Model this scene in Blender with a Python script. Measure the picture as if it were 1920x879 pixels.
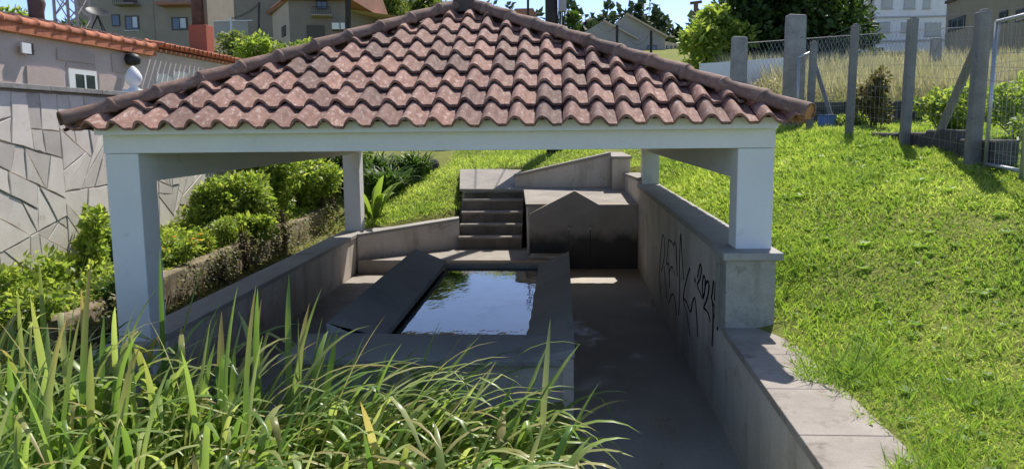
import bpy, bmesh, math, random
import numpy as np
from mathutils import Matrix, Vector
R = math.radians
for o in list(bpy.data.objects): bpy.data.objects.remove(o)
sc = bpy.context.scene
COL = sc.collection

# ------------------------------------------------------------------ camera
F, PITCH, ROLL, YAW, HC = 1516.4, .1325, .0105, .062, 2.634
FW = Vector((-math.sin(YAW)*math.cos(PITCH), math.cos(YAW)*math.cos(PITCH), -math.sin(PITCH)))
RT = Vector((math.cos(YAW), math.sin(YAW), 0)); UP = RT.cross(FW)
RT, UP = RT*math.cos(ROLL)-UP*math.sin(ROLL), UP*math.cos(ROLL)+RT*math.sin(ROLL)
cd = bpy.data.cameras.new('camera'); cam = bpy.data.objects.new('camera', cd); COL.objects.link(cam)
cd.sensor_width = 36; cd.lens = 36*F/1920; cd.clip_start = .05; cd.clip_end = 2000
m = Matrix((RT, UP, -FW)).transposed().to_4x4(); m.translation = (0, 0, HC); cam.matrix_world = m
sc.camera = cam
def at(px, py, Y):                     # the place on the depth Y that the photograph shows at a pixel
    d = FW+RT*((px-960)/F)-UP*((py-439.5)/F); t = Y/d.y
    return Vector((d.x*t, Y, HC+d.z*t))
def atx(px, py, X):
    d = FW+RT*((px-960)/F)-UP*((py-439.5)/F); t = X/d.x
    return Vector((X, d.y*t, HC+d.z*t))

# ------------------------------------------------------------------ sky and sun
SUN = Vector((.47, 1.31, 1.78)).normalized()
w = bpy.data.worlds.new('World'); sc.world = w; w.use_nodes = True
nt = w.node_tree; bg = nt.nodes['Background']
sky = nt.nodes.new('ShaderNodeTexSky'); sky.sky_type = 'NISHITA'; sky.sun_disc = False
sky.sun_elevation = math.asin(SUN.z); sky.sun_rotation = math.atan2(SUN.x, SUN.y)
sky.altitude = 900; sky.air_density = .32; sky.dust_density = .5; sky.ozone_density = .2
nt.links.new(sky.outputs[0], bg.inputs[0]); bg.inputs[1].default_value = .15
sd = bpy.data.lights.new('sun', 'SUN'); sd.energy = 2.75; sd.angle = R(.55); sd.color = (1, .95, .87)
so = bpy.data.objects.new('sun', sd); COL.objects.link(so); so.rotation_euler = (-SUN).to_track_quat('-Z', 'Y').to_euler(); so.location = (3, 12, 20)
sc.view_settings.view_transform = 'Standard'; sc.view_settings.look = 'None'; sc.view_settings.gamma = 1
sc.view_settings.exposure = 1.15
sc.view_settings.use_curve_mapping = False

# ------------------------------------------------------------------ materials
def lin(c): return tuple(((x/255)/12.92 if x < 10 else (((x/255)+.055)/1.055)**2.4) for x in c)+(1,)
class N:
    def __init__(s, name):
        s.m = bpy.data.materials.new(name); s.m.use_nodes = True; s.t = s.m.node_tree; s.b = s.t.nodes['Principled BSDF']; s.out = s.t.nodes['Material Output']
        s.tc = s.t.nodes.new('ShaderNodeTexCoord')
    def n(s, typ, **k):
        x = s.t.nodes.new('ShaderNode'+typ)
        for a, b in k.items(): setattr(x, a, b)
        return x
    def L(s, a, b): s.t.links.new(a, b)
    def noise(s, scale, detail=4, rough=.6, stretch=None, coord='Object', off=None):
        q = s.n('TexNoise'); q.inputs['Scale'].default_value = scale; q.inputs['Detail'].default_value = detail; q.inputs['Roughness'].default_value = rough
        src = s.tc.outputs[coord]
        if stretch or off is not None:
            mp = s.n('Mapping'); s.L(src, mp.inputs[0])
            if stretch: mp.inputs['Scale'].default_value = stretch
            if off is not None: s.L(off, mp.inputs['Location'])
            src = mp.outputs[0]
        s.L(src, q.inputs['Vector']); return q.outputs[0]
    def ramp(s, fac, *stops):
        r = s.n('ValToRGB'); e = r.color_ramp.elements
        while len(e) < len(stops): e.new(.5)
        for i, (p, c) in enumerate(stops):
            e[i].position = p; e[i].color = c if isinstance(c, tuple) else (c, c, c, 1)
        s.L(fac, r.inputs[0]); return r.outputs[0]
    def mix(s, fac, a, b, mode='MIX'):
        x = s.n('Mix', data_type='RGBA', blend_type=mode)
        for v, i in ((fac, 0), (a, 6), (b, 7)):
            if isinstance(v, (int, float)): x.inputs[i].default_value = v
            elif isinstance(v, tuple): x.inputs[i].default_value = v if len(v) == 4 else v+(1,)
            else: s.L(v, x.inputs[i])
        return x.outputs[2]
    def math(s, op, a, b=0.):
        x = s.n('Math', operation=op)
        for v, i in ((a, 0), (b, 1)):
            if isinstance(v, (int, float)): x.inputs[i].default_value = v
            else: s.L(v, x.inputs[i])
        return x.outputs[0]
    def bump(s, h, strength=.3, dist=.02):
        x = s.n('Bump'); x.inputs['Strength'].default_value = strength; x.inputs['Distance'].default_value = dist; s.L(h, x.inputs['Height']); s.L(x.outputs[0], s.b.inputs['Normal'])
    def fin(s, col, rough=.8, spec=.3):
        if isinstance(col, tuple): s.b.inputs['Base Color'].default_value = col
        else: s.L(col, s.b.inputs['Base Color'])
        if isinstance(rough, (int, float)): s.b.inputs['Roughness'].default_value = rough
        else: s.L(rough, s.b.inputs['Roughness'])
        s.b.inputs['Specular IOR Level'].default_value = spec
        return s.m
def v4(a): return tuple(a)+(1,) if len(a) == 3 else tuple(a)
def rough_mat(name, c1, c2, scale=2., grain=40., bump=.25, dist=.01, rough=.85, stain=None, sthr=.55, streak=None, rnd=0., spec=.25, metal=0.):
    n = N(name); big = n.noise(scale, 5, .62); col = n.mix(n.ramp(big, (.3, 0.), (.7, 1.)), v4(c1), v4(c2))
    fine = n.noise(grain, 3, .7); col = n.mix(.35, col, n.ramp(fine, (.25, .35), (.75, .75)), 'OVERLAY')
    if streak:
        st = n.noise(streak[1], 4, .6, (1, 1, .12)); col = n.mix(n.ramp(st, (.5, 0.), (.72, .8)), col, v4(streak[0]))
    if stain:
        s2 = n.noise(scale*1.7, 6, .7, (1.1, .9, 1.3)); col = n.mix(n.ramp(s2, (sthr, 0.), (sthr+.12, .85)), col, v4(stain))
    if rnd:
        oi = n.n('ObjectInfo'); r = n.ramp(oi.outputs['Random'], (0., 1-rnd), (1., 1+rnd*.5)); col = n.mix(1., col, r, 'MULTIPLY')
    hm = n.math('ADD', n.math('MULTIPLY', fine, .5), big); n.bump(hm, bump, dist); n.b.inputs['Metallic'].default_value = metal
    return n.fin(col, rough, spec)
def leaf_mat(name, stops, trans=.45, rough=.5, tip=None, tint=1.35, wrap=True):
    n = N(name); a = n.n('Attribute', attribute_name='rnd'); oi = n.n('ObjectInfo')
    f = n.math('FRACT', n.math('ADD', a.outputs['Fac'], oi.outputs['Random'])) if wrap else a.outputs['Fac']
    col = n.ramp(f, *[(p, v4(c)) for p, c in stops])
    if tip:
        t = n.n('Attribute', attribute_name='along'); f2 = n.math('FRACT', n.math('MULTIPLY', f, 7.31))
        k = n.math('MULTIPLY', n.ramp(t.outputs['Fac'], (.45, 0.), (.95, 1.)), n.ramp(f2, (.6, 0.), (.9, 1.)))
        col = n.mix(k, col, v4(tip))
    n.fin(col, rough, .35)
    tr = n.n('BsdfTranslucent'); tc = n.mix(1., col, (tint, tint*1.02, tint*.55, 1), 'MULTIPLY'); n.L(tc, tr.inputs[0])
    mx = n.n('MixShader'); mx.inputs[0].default_value = trans; n.L(n.b.outputs[0], mx.inputs[1]); n.L(tr.outputs[0], mx.inputs[2]); n.L(mx.outputs[0], n.out.inputs[0])
    return n.m
M = {}
def mats():
    M['paint'] = rough_mat('white_painted_render', (.74, .735, .735), (.83, .82, .81), 1.3, 60, .12, .006, .75, stain=(.60, .595, .56), sthr=.6)
    M['conc'] = rough_mat('old_concrete', (.52, .46, .39), (.66, .59, .51), 1.5, 45, .35, .012, .88, stain=(.36, .31, .25), sthr=.56, streak=((.33, .28, .22), 3.))
    M['riser'] = rough_mat('dark_riser_concrete', (.16, .135, .11), (.24, .205, .17), 2., 45, .35, .012, .85, stain=(.10, .085, .065), sthr=.56, streak=((.09, .08, .06), 4.))  # darker, stained and streaked concrete than the step tops
    M['slab'] = rough_mat('smooth_concrete', (.30, .285, .26), (.40, .375, .34), 1.1, 50, .15, .006, .7, stain=(.22, .20, .175), sthr=.58)
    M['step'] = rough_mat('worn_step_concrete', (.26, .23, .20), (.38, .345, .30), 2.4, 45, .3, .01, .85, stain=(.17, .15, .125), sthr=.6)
    M['pave'] = rough_mat('pale_ledge_concrete', (.27, .233, .20), (.385, .345, .30), 3., 70, .4, .008, .88, stain=(.205, .17, .135), sthr=.55)
    M['rough_wall'] = rough_mat('mossy_plaster', (.33, .31, .26), (.46, .43, .37), 6., 60, .5, .02, .9, stain=(.24, .23, .18), sthr=.56, streak=((.22, .21, .15), 5.))
    M['dark_stone'] = rough_mat('dark_field_stone', (.06, .058, .055), (.13, .12, .11), 4., 40, .6, .03, .9, stain=(.05, .06, .03))
    M['granite'] = rough_mat('weathered_granite', (.22, .215, .205), (.36, .35, .33), 5., 90, .5, .015, .9, stain=(.15, .15, .12), sthr=.57)
    M['cpost'] = rough_mat('grey_concrete_post', (.19, .185, .175), (.28, .27, .25), 4., 70, .4, .01, .9, stain=(.13, .135, .11), sthr=.58)
    M['stone'] = rough_mat('pale_facing_stone', (.70, .625, .55), (.84, .77, .69), 3., 50, .35, .008, .85, stain=(.52, .46, .40), sthr=.6, rnd=.26)
    M['mortar'] = rough_mat('grey_mortar', (.33, .30, .265), (.44, .40, .355), 6., 60, .4, .01, .95)
    M['brown'] = rough_mat('brown_planter_render', (.18, .135, .09), (.34, .28, .205), 4., 45, .6, .02, .95, stain=(.08, .07, .035), sthr=.55, streak=((.05, .05, .022), 6.))
    M['galv'] = rough_mat('galvanised_steel', (.42, .44, .45), (.52, .53, .54), 8., 80, .1, .002, .45, metal=.7)
    M['wire'] = rough_mat('grey_wire', (.30, .31, .31), (.38, .38, .38), 8., 80, 0, .001, .5, metal=.5)
    M['black'] = rough_mat('dark_metal', (.03, .03, .032), (.05, .05, .05), 8., 80, .1, .002, .5)
    M['ink'] = rough_mat('black_spray_paint', (.022, .018, .022), (.04, .032, .036), 8., 80, 0, .001, .7)
    M['wood'] = rough_mat('creosoted_pole', (.035, .03, .027), (.06, .05, .045), 4., 60, .4, .01, .9)
    M['rust'] = rough_mat('rusty_brown_pipe', (.10, .06, .05), (.17, .10, .08), 5., 60, .3, .004, .7)
    M['white'] = rough_mat('white_gloss', (.75, .75, .74), (.82, .82, .80), 3., 60, .05, .004, .6)
    M['deck'] = rough_mat('dark_roof_mortar', (.09, .07, .06), (.15, .12, .10), 5., 50, .5, .02, .95)
    M['fresh'] = rough_mat('orange_mortar_plug', (.42, .19, .08), (.55, .27, .12), 7., 60, .4, .01, .9)
    M['soil'] = rough_mat('dark_soil', (.05, .04, .028), (.10, .08, .055), 6., 50, .6, .02, .95)
    M['flag'] = rough_mat('pale_flagstone', (.50, .43, .37), (.62, .55, .48), 4., 50, .3, .01, .85, rnd=.15)
    # clay tiles: every tile has its own tone, with lichen and lime spots
    for key, base in (('tile', ((.19, .095, .075), (.31, .185, .15))), ('hip', ((.17, .105, .082), (.26, .175, .14))), ('redtile', ((.42, .14, .07), (.55, .21, .11)))):
        n = N('clay_'+key); oi = n.n('ObjectInfo'); loc = n.n('CombineXYZ')
        k = n.math('MULTIPLY', oi.outputs['Random'], 37.); n.L(k, loc.inputs[0]); n.L(k, loc.inputs[1])
        big = n.noise(6, 5, .65, off=loc.outputs[0]); col = n.mix(n.ramp(big, (.3, 0.), (.68, 1.)), v4(base[0]), v4(base[1]))
        spots = n.noise(22, 6, .72, (1.6, .55, 1), off=loc.outputs[0]); wht = n.ramp(spots, (.53, 0.), (.63, .6 if key == 'tile' else .25)); col = n.mix(wht, col, (.56, .49, .45, 1))
        dk = n.noise(11, 5, .7, (1.2, .8, 1), off=loc.outputs[0]); col = n.mix(n.ramp(dk, (.54, 0.), (.7, .6)), col, (.085, .062, .055, 1))
        r = n.ramp(oi.outputs['Random'], (0., (.62, .62, .64, 1)), (.35, (.95, .88, .84, 1)), (.7, (1.05, 1., .97, 1)), (1., (1.2, 1.08, 1.02, 1))); col = n.mix(1., col, r, 'MULTIPLY')
        n.bump(n.math('ADD', spots, n.noise(60, 3, .7)), .35, .006); M[key] = n.fin(col, .82, .3)
    # wet floor: dark, partly mirror-wet
    n = N('wet_floor'); a = n.noise(.9, 5, .6, (1, .6, 1)); b = n.noise(30, 3, .6)
    col = n.mix(n.ramp(a, (.35, 0.), (.7, 1.)), (.32, .285, .235, 1), (.52, .46, .385, 1)); col = n.mix(.3, col, n.ramp(b, (.3, .35), (.7, .7)), 'OVERLAY')
    n.bump(n.math('MULTIPLY', b, n.ramp(a, (.4, .05), (.6, 1.))), .15, .004)
    M['wet'] = n.fin(col, n.ramp(a, (.33, .10), (.40, .4), (.5, .75)), .5)
    n = N('pool_water'); r1 = n.noise(5, 3, .5, (1, .5, 1)); r2 = n.noise(22, 2, .5, (1, .4, 1)); n.bump(n.math('ADD', r1, n.math('MULTIPLY', r2, .22)), .10, .022)
    n.b.inputs['IOR'].default_value = 1.55; M['water'] = n.fin((.012, .022, .024, 1), .015, .75)
    n = N('window_glass'); M['glass'] = n.fin((.03, .045, .06, 1), .06, .8)
    # fountain front: soaked lower half with two rounded dark wet stains
    n = N('wet_stained_fountain'); sx = n.n('SeparateXYZ'); n.L(n.tc.outputs['Object'], sx.inputs[0])
    wob = n.math('MULTIPLY', n.math('SUBTRACT', n.noise(2.6, 5, .6), .5), .5); f1 = n.noise(1.7, 5, .6)
    base = n.mix(n.ramp(f1, (.3, 0.), (.7, 1.)), (.30, .26, .22, 1), (.42, .37, .315, 1))
    zz = n.math('ADD', sx.outputs['Z'], wob); k = n.ramp(zz, (.50, 1.), (.74, 0.)); base = n.mix(n.math('MULTIPLY', k, .9), base, (.035, .032, .028, 1))
    n.bump(n.noise(40, 4, .7), .3, .01); M['fount'] = n.fin(base, .7, .35)
    # ground
    n = N('meadow_ground'); a = n.noise(.8, 6, .65); b = n.noise(14, 5, .7)
    col = n.mix(n.ramp(a, (.3, 0.), (.7, 1.)), (.17, .20, .04, 1), (.26, .28, .07, 1)); col = n.mix(n.ramp(b, (.5, 0.), (.68, .75)), col, (.17, .13, .075, 1)); n.bump(b, .8, .05)
    M['ground'] = n.fin(col, .95, .1)
    M['grass'] = leaf_mat('lawn_grass', [(0, (.14, .23, .06)), (.3, (.28, .39, .09)), (.55, (.42, .51, .13)), (.75, (.54, .61, .22)), (.9, (.60, .57, .34)), (1, (.45, .38, .24))], .58, .5, wrap=False)
    M['clover'] = leaf_mat('lawn_weeds', [(0, (.13, .24, .05)), (.6, (.28, .42, .07)), (1, (.20, .33, .05))], .45, .5)
    M['dry'] = leaf_mat('dry_tall_grass', [(0, (.40, .35, .24)), (.45, (.56, .51, .39)), (.75, (.66, .62, .50)), (.9, (.30, .31, .14)), (1, (.40, .35, .24))], .35, .7, tint=1.1)
    M['iris'] = leaf_mat('iris_leaf', [(0, (.12, .22, .06)), (.3, (.21, .33, .085)), (.6, (.35, .46, .15)), (.84, (.52, .58, .27)), (.95, (.56, .50, .26)), (1, (.12, .22, .06))], .48, .34, tip=(.46, .35, .17))
    M['shrub'] = leaf_mat('shrub_leaf', [(0, (.15, .23, .05)), (.45, (.27, .37, .075)), (.8, (.45, .50, .13)), (1, (.15, .23, .05))], .55, .45)
    M['shrub2'] = leaf_mat('deep_green_leaf', [(0, (.06, .12, .03)), (.6, (.11, .18, .04)), (1, (.06, .12, .03))], .42, .42)
    M['weed'] = leaf_mat('pale_weed_leaf', [(0, (.16, .19, .07)), (.5, (.28, .29, .14)), (.8, (.24, .17, .11)), (1, (.16, .19, .07))], .35, .6)
    M['dead'] = leaf_mat('dead_plant', [(0, (.10, .075, .045)), (.5, (.17, .13, .07)), (1, (.10, .075, .045))], .2, .8, tint=1.)
    M['olive'] = leaf_mat('olive_bush_leaf', [(0, (.13, .13, .04)), (.5, (.19, .17, .06)), (.8, (.22, .15, .07)), (1, (.13, .13, .04))], .35, .6)
    M['tree'] = leaf_mat('tree_leaf', [(0, (.035, .07, .018)), (.5, (.065, .115, .025)), (1, (.035, .07, .018))], .35, .5)
    M['bamboo'] = leaf_mat('bamboo_leaf', [(0, (.12, .17, .04)), (.6, (.21, .25, .07)), (1, (.12, .17, .04))], .45, .5)
    M['far'] = leaf_mat('far_tree_leaf', [(0, (.04, .065, .03)), (.5, (.06, .09, .04)), (1, (.04, .065, .03))], .2, .7)
    M['bark'] = rough_mat('bark', (.09, .07, .05), (.15, .12, .09), 8., 40, .6, .03, .95)
    for k, c in dict(tan=(.30, .255, .20), tan2=(.24, .205, .165), cream=(.50, .40, .31), pale=(.80, .78, .77), grey=(.36, .34, .32), frame=(.10, .085, .075), shutter=(.50, .50, .47), curtain=(.55, .60, .66), red=(.42, .12, .07), housewall=(.56, .46, .41), housestone=(.47, .38, .34), band=(.45, .44, .44), terrac=(.33, .16, .11), bluep=(.12, .20, .42), pinkq=(.45, .40, .39), asph=(.07, .07, .07), flower=(.75, .35, .03)).items():
        M[k] = rough_mat('render_'+k, tuple(x*.9 for x in c), tuple(min(1, x*1.08) for x in c), 1.5, 30, .2, .01, .85)
mats()

# ------------------------------------------------------------------ mesh helpers
class MB:
    def __init__(s): s.v = []; s.f = []; s.a = {}
    def add(s, vs, fs):
        o = len(s.v); s.v += [tuple(p) for p in vs]; s.f += [tuple(i+o for i in f) for f in fs]; return s
    def box(s, a, b):
        (x0, y0, z0), (x1, y1, z1) = a, b
        return s.add([(x0, y0, z0), (x1, y0, z0), (x1, y1, z0), (x0, y1, z0), (x0, y0, z1), (x1, y0, z1), (x1, y1, z1), (x0, y1, z1)],
                     [(0, 3, 2, 1), (4, 5, 6, 7), (0, 1, 5, 4), (1, 2, 6, 5), (2, 3, 7, 6), (3, 0, 4, 7)])
    def hexa(s, b, t):                       # four bottom corners, four top corners, same order (counter-clockwise from above)
        return s.add(list(b)+list(t), [(3, 2, 1, 0), (4, 5, 6, 7), (0, 1, 5, 4), (1, 2, 6, 5), (2, 3, 7, 6), (3, 0, 4, 7)])
    def prism(s, poly, ext):                 # planar polygon pushed along a vector
        n = len(poly); e = Vector(ext); p = [Vector(q) for q in poly]
        return s.add(p+[q+e for q in p], [tuple(range(n))[::-1], tuple(range(n, 2*n))]+[(i, (i+1) % n, n+(i+1) % n, n+i) for i in range(n)])
    def tube(s, pts, r, k=6, cap=True):
        pts = [Vector(p) for p in pts]; rs = r if isinstance(r, (list, tuple)) else [r]*len(pts); vs = []; fs = []
        for i, p in enumerate(pts):
            d = (pts[min(i+1, len(pts)-1)]-pts[max(i-1, 0)]).normalized()
            a = d.cross(Vector((0, 0, 1)) if abs(d.z) < .9 else Vector((1, 0, 0))).normalized(); b = d.cross(a)
            for j in range(k):
                t = 2*math.pi*j/k; vs.append(p+(a*math.cos(t)+b*math.sin(t))*rs[i])
        for i in range(len(pts)-1):
            for j in range(k): fs.append((i*k+j, i*k+(j+1) % k, (i+1)*k+(j+1) % k, (i+1)*k+j))
        if cap: fs += [tuple(range(k))[::-1], tuple(range((len(pts)-1)*k, len(pts)*k))]
        return s.add(vs, fs)
    def bar(s, p, q, w, h=None):             # rectangular bar between two points
        return s.tube([p, q], (w*.7071), 4) if h is None else s.tube([p, q], w, 4)
    def lathe(s, prof, c, k=16):
        vs = []; fs = []
        for (r, z) in prof:
            for j in range(k): t = 2*math.pi*j/k; vs.append((c[0]+r*math.cos(t), c[1]+r*math.sin(t), c[2]+z))
        for i in range(len(prof)-1):
            for j in range(k): fs.append((i*k+j, i*k+(j+1) % k, (i+1)*k+(j+1) % k, (i+1)*k+j))
        fs += [tuple(range(k))[::-1], tuple(range((len(prof)-1)*k, len(prof)*k))]
        return s.add(vs, fs)
    def mesh(s, name, mat, smooth=False):
        me = bpy.data.meshes.new(name); me.from_pydata(s.v, [], s.f); me.materials.append(M[mat] if isinstance(mat, str) else mat)
        if smooth: me.polygons.foreach_set('use_smooth', [True]*len(me.polygons))
        me.update(); return me
    def build(s, name, mat, parent=None, smooth=False, bevel=0, **tagk):
        me = s.mesh(name, mat, smooth); o = bpy.data.objects.new(name, me); return put(o, parent, bevel, **tagk)
def put(o, parent=None, bevel=0, **k):
    COL.objects.link(o)
    if parent is not None:
        o.parent = parent
        if parent.type == 'EMPTY': o.matrix_parent_inverse = Matrix.Translation(-parent.location)
    if bevel:
        b = o.modifiers.new('bevel', 'BEVEL'); b.width = bevel; b.segments = 2; b.limit_method = 'ANGLE'
    tag(o, **k); return o
def tag(o, label=None, cat=None, group=None, kind=None):
    for a, b in (('label', label), ('category', cat), ('group', group), ('kind', kind)):
        if b: o[a] = b
    return o
def thing(name, loc, label, cat, group=None):
    o = bpy.data.objects.new(name, None); o.empty_display_size = .2; COL.objects.link(o); o.location = loc; return tag(o, label, cat, group)
def np_mesh(name, V, Fq, mat, attrs=None, parent=None, smooth=False, **k):
    """V (n,3) verts, Fq (m,3 or 4) faces, attrs: face-domain floats"""
    me = bpy.data.meshes.new(name); nv, nf, c = len(V), len(Fq), Fq.shape[1]
    me.vertices.add(nv); me.vertices.foreach_set('co', V.astype(np.float32).ravel())
    me.loops.add(nf*c); me.loops.foreach_set('vertex_index', Fq.astype(np.int32).ravel())
    me.polygons.add(nf); me.polygons.foreach_set('loop_start', np.arange(0, nf*c, c, dtype=np.int32)); me.polygons.foreach_set('loop_total', np.full(nf, c, dtype=np.int32))
    me.materials.append(M[mat])
    for an, (dom, val) in (attrs or {}).items():
        a = me.attributes.new(an, 'FLOAT', dom); a.data.foreach_set('value', val.astype(np.float32))
    me.update(calc_edges=True)
    if smooth: me.polygons.foreach_set('use_smooth', [True]*nf)
    o = bpy.data.objects.new(name, me); return put(o, parent, **k)
rng = np.random.default_rng(11); random.seed(5)
def unit(a): return a/np.maximum(np.linalg.norm(a, axis=1, keepdims=True), 1e-9)
def leaf_cards(P, D, Nn, L, Wd):
    """pointed leaf of 4 verts per point: base, two sides, tip, slightly folded"""
    S = unit(np.cross(D, Nn)); Nn = np.cross(S, D); n = len(P); L = L[:, None]; Wd = Wd[:, None]
    V = np.empty((n, 4, 3)); V[:, 0] = P; V[:, 1] = P+D*L*.45+S*Wd*.5+Nn*Wd*.12; V[:, 2] = P+D*L-Nn*L*.12; V[:, 3] = P+D*L*.45-S*Wd*.5+Nn*Wd*.12
    return V.reshape(-1, 3), np.arange(n*4).reshape(n, 4)
def foliage(name, centres, radii, n, L, ratio, mat, parent=None, up=.3, droop=0., seed=1, shell=.35, **k):
    """leaves spread through a set of ellipsoid clumps, denser near their surfaces"""
    g = np.random.default_rng(seed); c = np.array(centres, float); r = np.array(radii, float)
    if r.ndim == 1: r = np.repeat(r[:, None], 3, 1)
    wv = (r[:, 0]*r[:, 1]*r[:, 2])**.7; idx = g.choice(len(c), n, p=wv/wv.sum())
    d = unit(g.normal(size=(n, 3))); rad = g.random(n)**shell; P = c[idx]+d*r[idx]*rad[:, None]
    D = unit(d*.8+g.normal(size=(n, 3))*.7+np.array([0, 0, up-droop])); Nn = unit(g.normal(size=(n, 3))*.6+np.array([0, 0, 1.])+d*.4)
    s = L*(.6+.8*g.random(n)); V, Fq = leaf_cards(P, D, Nn, s, s*ratio*(.8+.4*g.random(n)))
    return np_mesh(name, V, Fq, mat, {'rnd': ('FACE', g.random(n))}, parent, **k)

# ------------------------------------------------------------------ ground
CP = np.array([  # known heights x, y, z
 (1.9,1,.88),(1.9,3,.9),(1.9,4,.9),(1.9,5,.91),(1.9,6,.93),(1.9,6.8,.97),(1.9,8,1.25),(1.9,10,1.46),(1.9,12,1.5),(1.9,15,1.56),(1.95,18,1.8),(3,3,.95),(3,5,1.05),(3,7,1.35),(3.2,9,1.78),(3.2,11,2.0),(3.2,14,2.25),(4.7,3,1.2),(4.7,5,1.4),(4.7,7,1.8),(4.73,9.7,2.15),(4.76,11.6,2.3),(4.6,13.4,2.42),(4.7,16,2.5),(7,5,1.6),(7,8,2.05),(7,11,2.3),(7,14,2.45),(7,16.5,2.55),(10,8,2.1),(10,16.5,2.55),
 (3,17,2.35),(3,20,2.5),(0,17.4,1.7),(0,19,1.95),(1.2,22,2.1),(-1.2,18.2,1.66),(-1.5,21,1.9),(-2.6,22,1.88),(.5,26,2.3),(-2.4,17,1.15),(-2.4,18.3,1.55),(-2.1,15.95,.82),(-3,16,.95),(-3.6,15.1,.72),(-3.6,17,1.05),(-3.9,19,1.3),(-3.5,21,1.6),(-5,21,1.7),(-4.6,15,.55),(-4.5,8,.42),(-4.5,12,.45),(-4.6,18,.95),
 (-5.3,8,.8),(-5.3,10,.82),(-5.3,12,.86),(-5.3,15,.95),(-5.3,18,1.15),(-6.2,8,.6),(-6.2,11,.85),(-6.2,14,1.05),(-6.2,18,1.3),(-4.6,6.5,.4),(-6,6,.45),(-8,9,2),(-8,13,2.1),(-8,20,2.4),(-9,6,1.),
 (-3,5,.45),(-1.5,5,.42),(-.4,5,.36),(-3,3,.5),(-1,3,.5),(0,2,.6),(0,0,.9),(-4,1,.8),(3,0,.9),(-7,1,.8),(7,1,1.4),(-5,4.5,.45),(6,24,3.6),(-6,26,2.4)], float)
def _phi(r2): return np.where(r2 > 1e-9, .5*r2*np.log(np.maximum(r2, 1e-9)), 0)
def _fit():
    n = len(CP); D2 = ((CP[:, None, :2]-CP[None, :, :2])**2).sum(2); A = np.zeros((n+3, n+3)); A[:n, :n] = _phi(D2)+np.eye(n)*.02
    A[:n, n] = 1; A[:n, n+1:] = CP[:, :2]; A[n:, :n] = A[:n, n:].T; return np.linalg.solve(A, np.concatenate([CP[:, 2], np.zeros(3)]))
RB = _fit()
def terrain(x, y):
    x = np.asarray(x, float); y = np.asarray(y, float); xc = np.clip(x, -12, 13); yc = np.clip(y, -2, 28); z = RB[-3]+RB[-2]*xc+RB[-1]*yc
    for (cx, cy, cz), wt in zip(CP, RB): z = z+wt*_phi((xc-cx)**2+(yc-cy)**2)
    z = z+(np.sin(xc*3.1+yc*1.7)+np.sin(xc*1.3-yc*2.9))*.012
    # trench between the low side wall and the planter wall
    kb = np.clip((x+5.12)/.1, 0, 1)*np.clip((-4.05-x)/.1, 0, 1)*np.clip((y-6.2)/.5, 0, 1)*np.clip((17.2-y)/1.2, 0, 1); z = z*(1-kb)+(.36+.012*(y-7))*kb
    # the raised field beyond the dark wall, then the hillside
    fld = 3.05+np.clip(y-17.3, 0, 12)*.13
    k = np.clip((y-17.0)/.35, 0, 1)*np.clip((x-4.95)/.4, 0, 1); z = z*(1-k)+fld*k
    far = 2.4+np.clip(y-24, 0, None)*.115+np.where(x > 5, 1.2, 0)*np.clip((y-24)/6, 0, 1)
    k2 = np.clip((y-22)/8, 0, 1)*(1-k); z = z*(1-k2)+np.maximum(far, 0)*k2
    kk = np.clip((y-29)/4, 0, 1)*k; z = z*(1-kk)+np.maximum(far, fld)*kk
    z = np.where(y > 90, 10+.115*(y-90)*np.clip((330-y)/240, .35, 1), z) if np.ndim(z) else z
    return z
def sink(x, y):                               # the wash house is dug in
    a = (x > -3.93) & (x < 1.57) & (y > 6.2) & (y < 14.6); b = (x > .12) & (x < 1.57) & (y > 1.5) & (y < 16)
    c = (x > -2.3) & (x < 1.57) & (y > 14.5) & (y < 16.2); d = (x > -3.7) & (x < 1.5) & (y > 14.5) & (y < 16.8) & (y-14.45 < (x+3.85)*.95)
    return a | b | c | d | ((x > -2.2) & (x < -.85) & (y > 15.6) & (y < 18.1)) | ((x > -.9) & (x < 1.5) & (y > 15) & (y < 17.1))
def ground():
    xs = np.concatenate([np.array([-500, -300, -180, -110, -70, -45, -30, -22, -17, -14]), np.arange(-12, 12.01, .2), np.array([13, 15, 18, 22, 28, 36, 50, 75, 110, 180, 300, 500])])
    ys = np.concatenate([np.array([-200, -80, -30, -10, -4]), np.arange(-2, 28.01, .2), np.array([29, 30, 32, 34, 37, 40, 44, 48, 53, 60, 70, 85, 100, 130, 170, 220, 280, 340, 420, 600])])
    X, Y = np.meshgrid(xs, ys); Z = terrain(X, Y)
    Z = np.where(sink(X, Y), -.15, Z); nx = len(xs); ny = len(ys); V = np.stack([X, Y, Z], -1).reshape(-1, 3)
    i = (np.arange(ny-1)[:, None]*nx+np.arange(nx-1)[None]).ravel(); Fq = np.stack([i, i+1, i+nx+1, i+nx], 1)
    np_mesh('ground', V, Fq, 'ground', smooth=True, kind='structure')
ground()
def gz(x, y): return float(terrain(np.array([x]), np.array([y]))[0])

# ------------------------------------------------------------------ wash house: floor, low walls, pool, stairs, fountain
MB().box((-3.74, 6.35, -.1), (.11, 14.42, 0)).build('floor', 'step', kind='structure')
MB().box((.112, 2., -.1), (1.40, 15.3, .004)).build('wet_channel_floor', 'wet', kind='structure')
# platform at the far end
MB().prism([(-3.72, 14.36, 0), (.0, 14.36, 0), (.0, 15.9, 0), (-2.02, 15.9, 0)], (0, 0, .25)).build('platform', 'step', kind='structure', bevel=.008)
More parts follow.
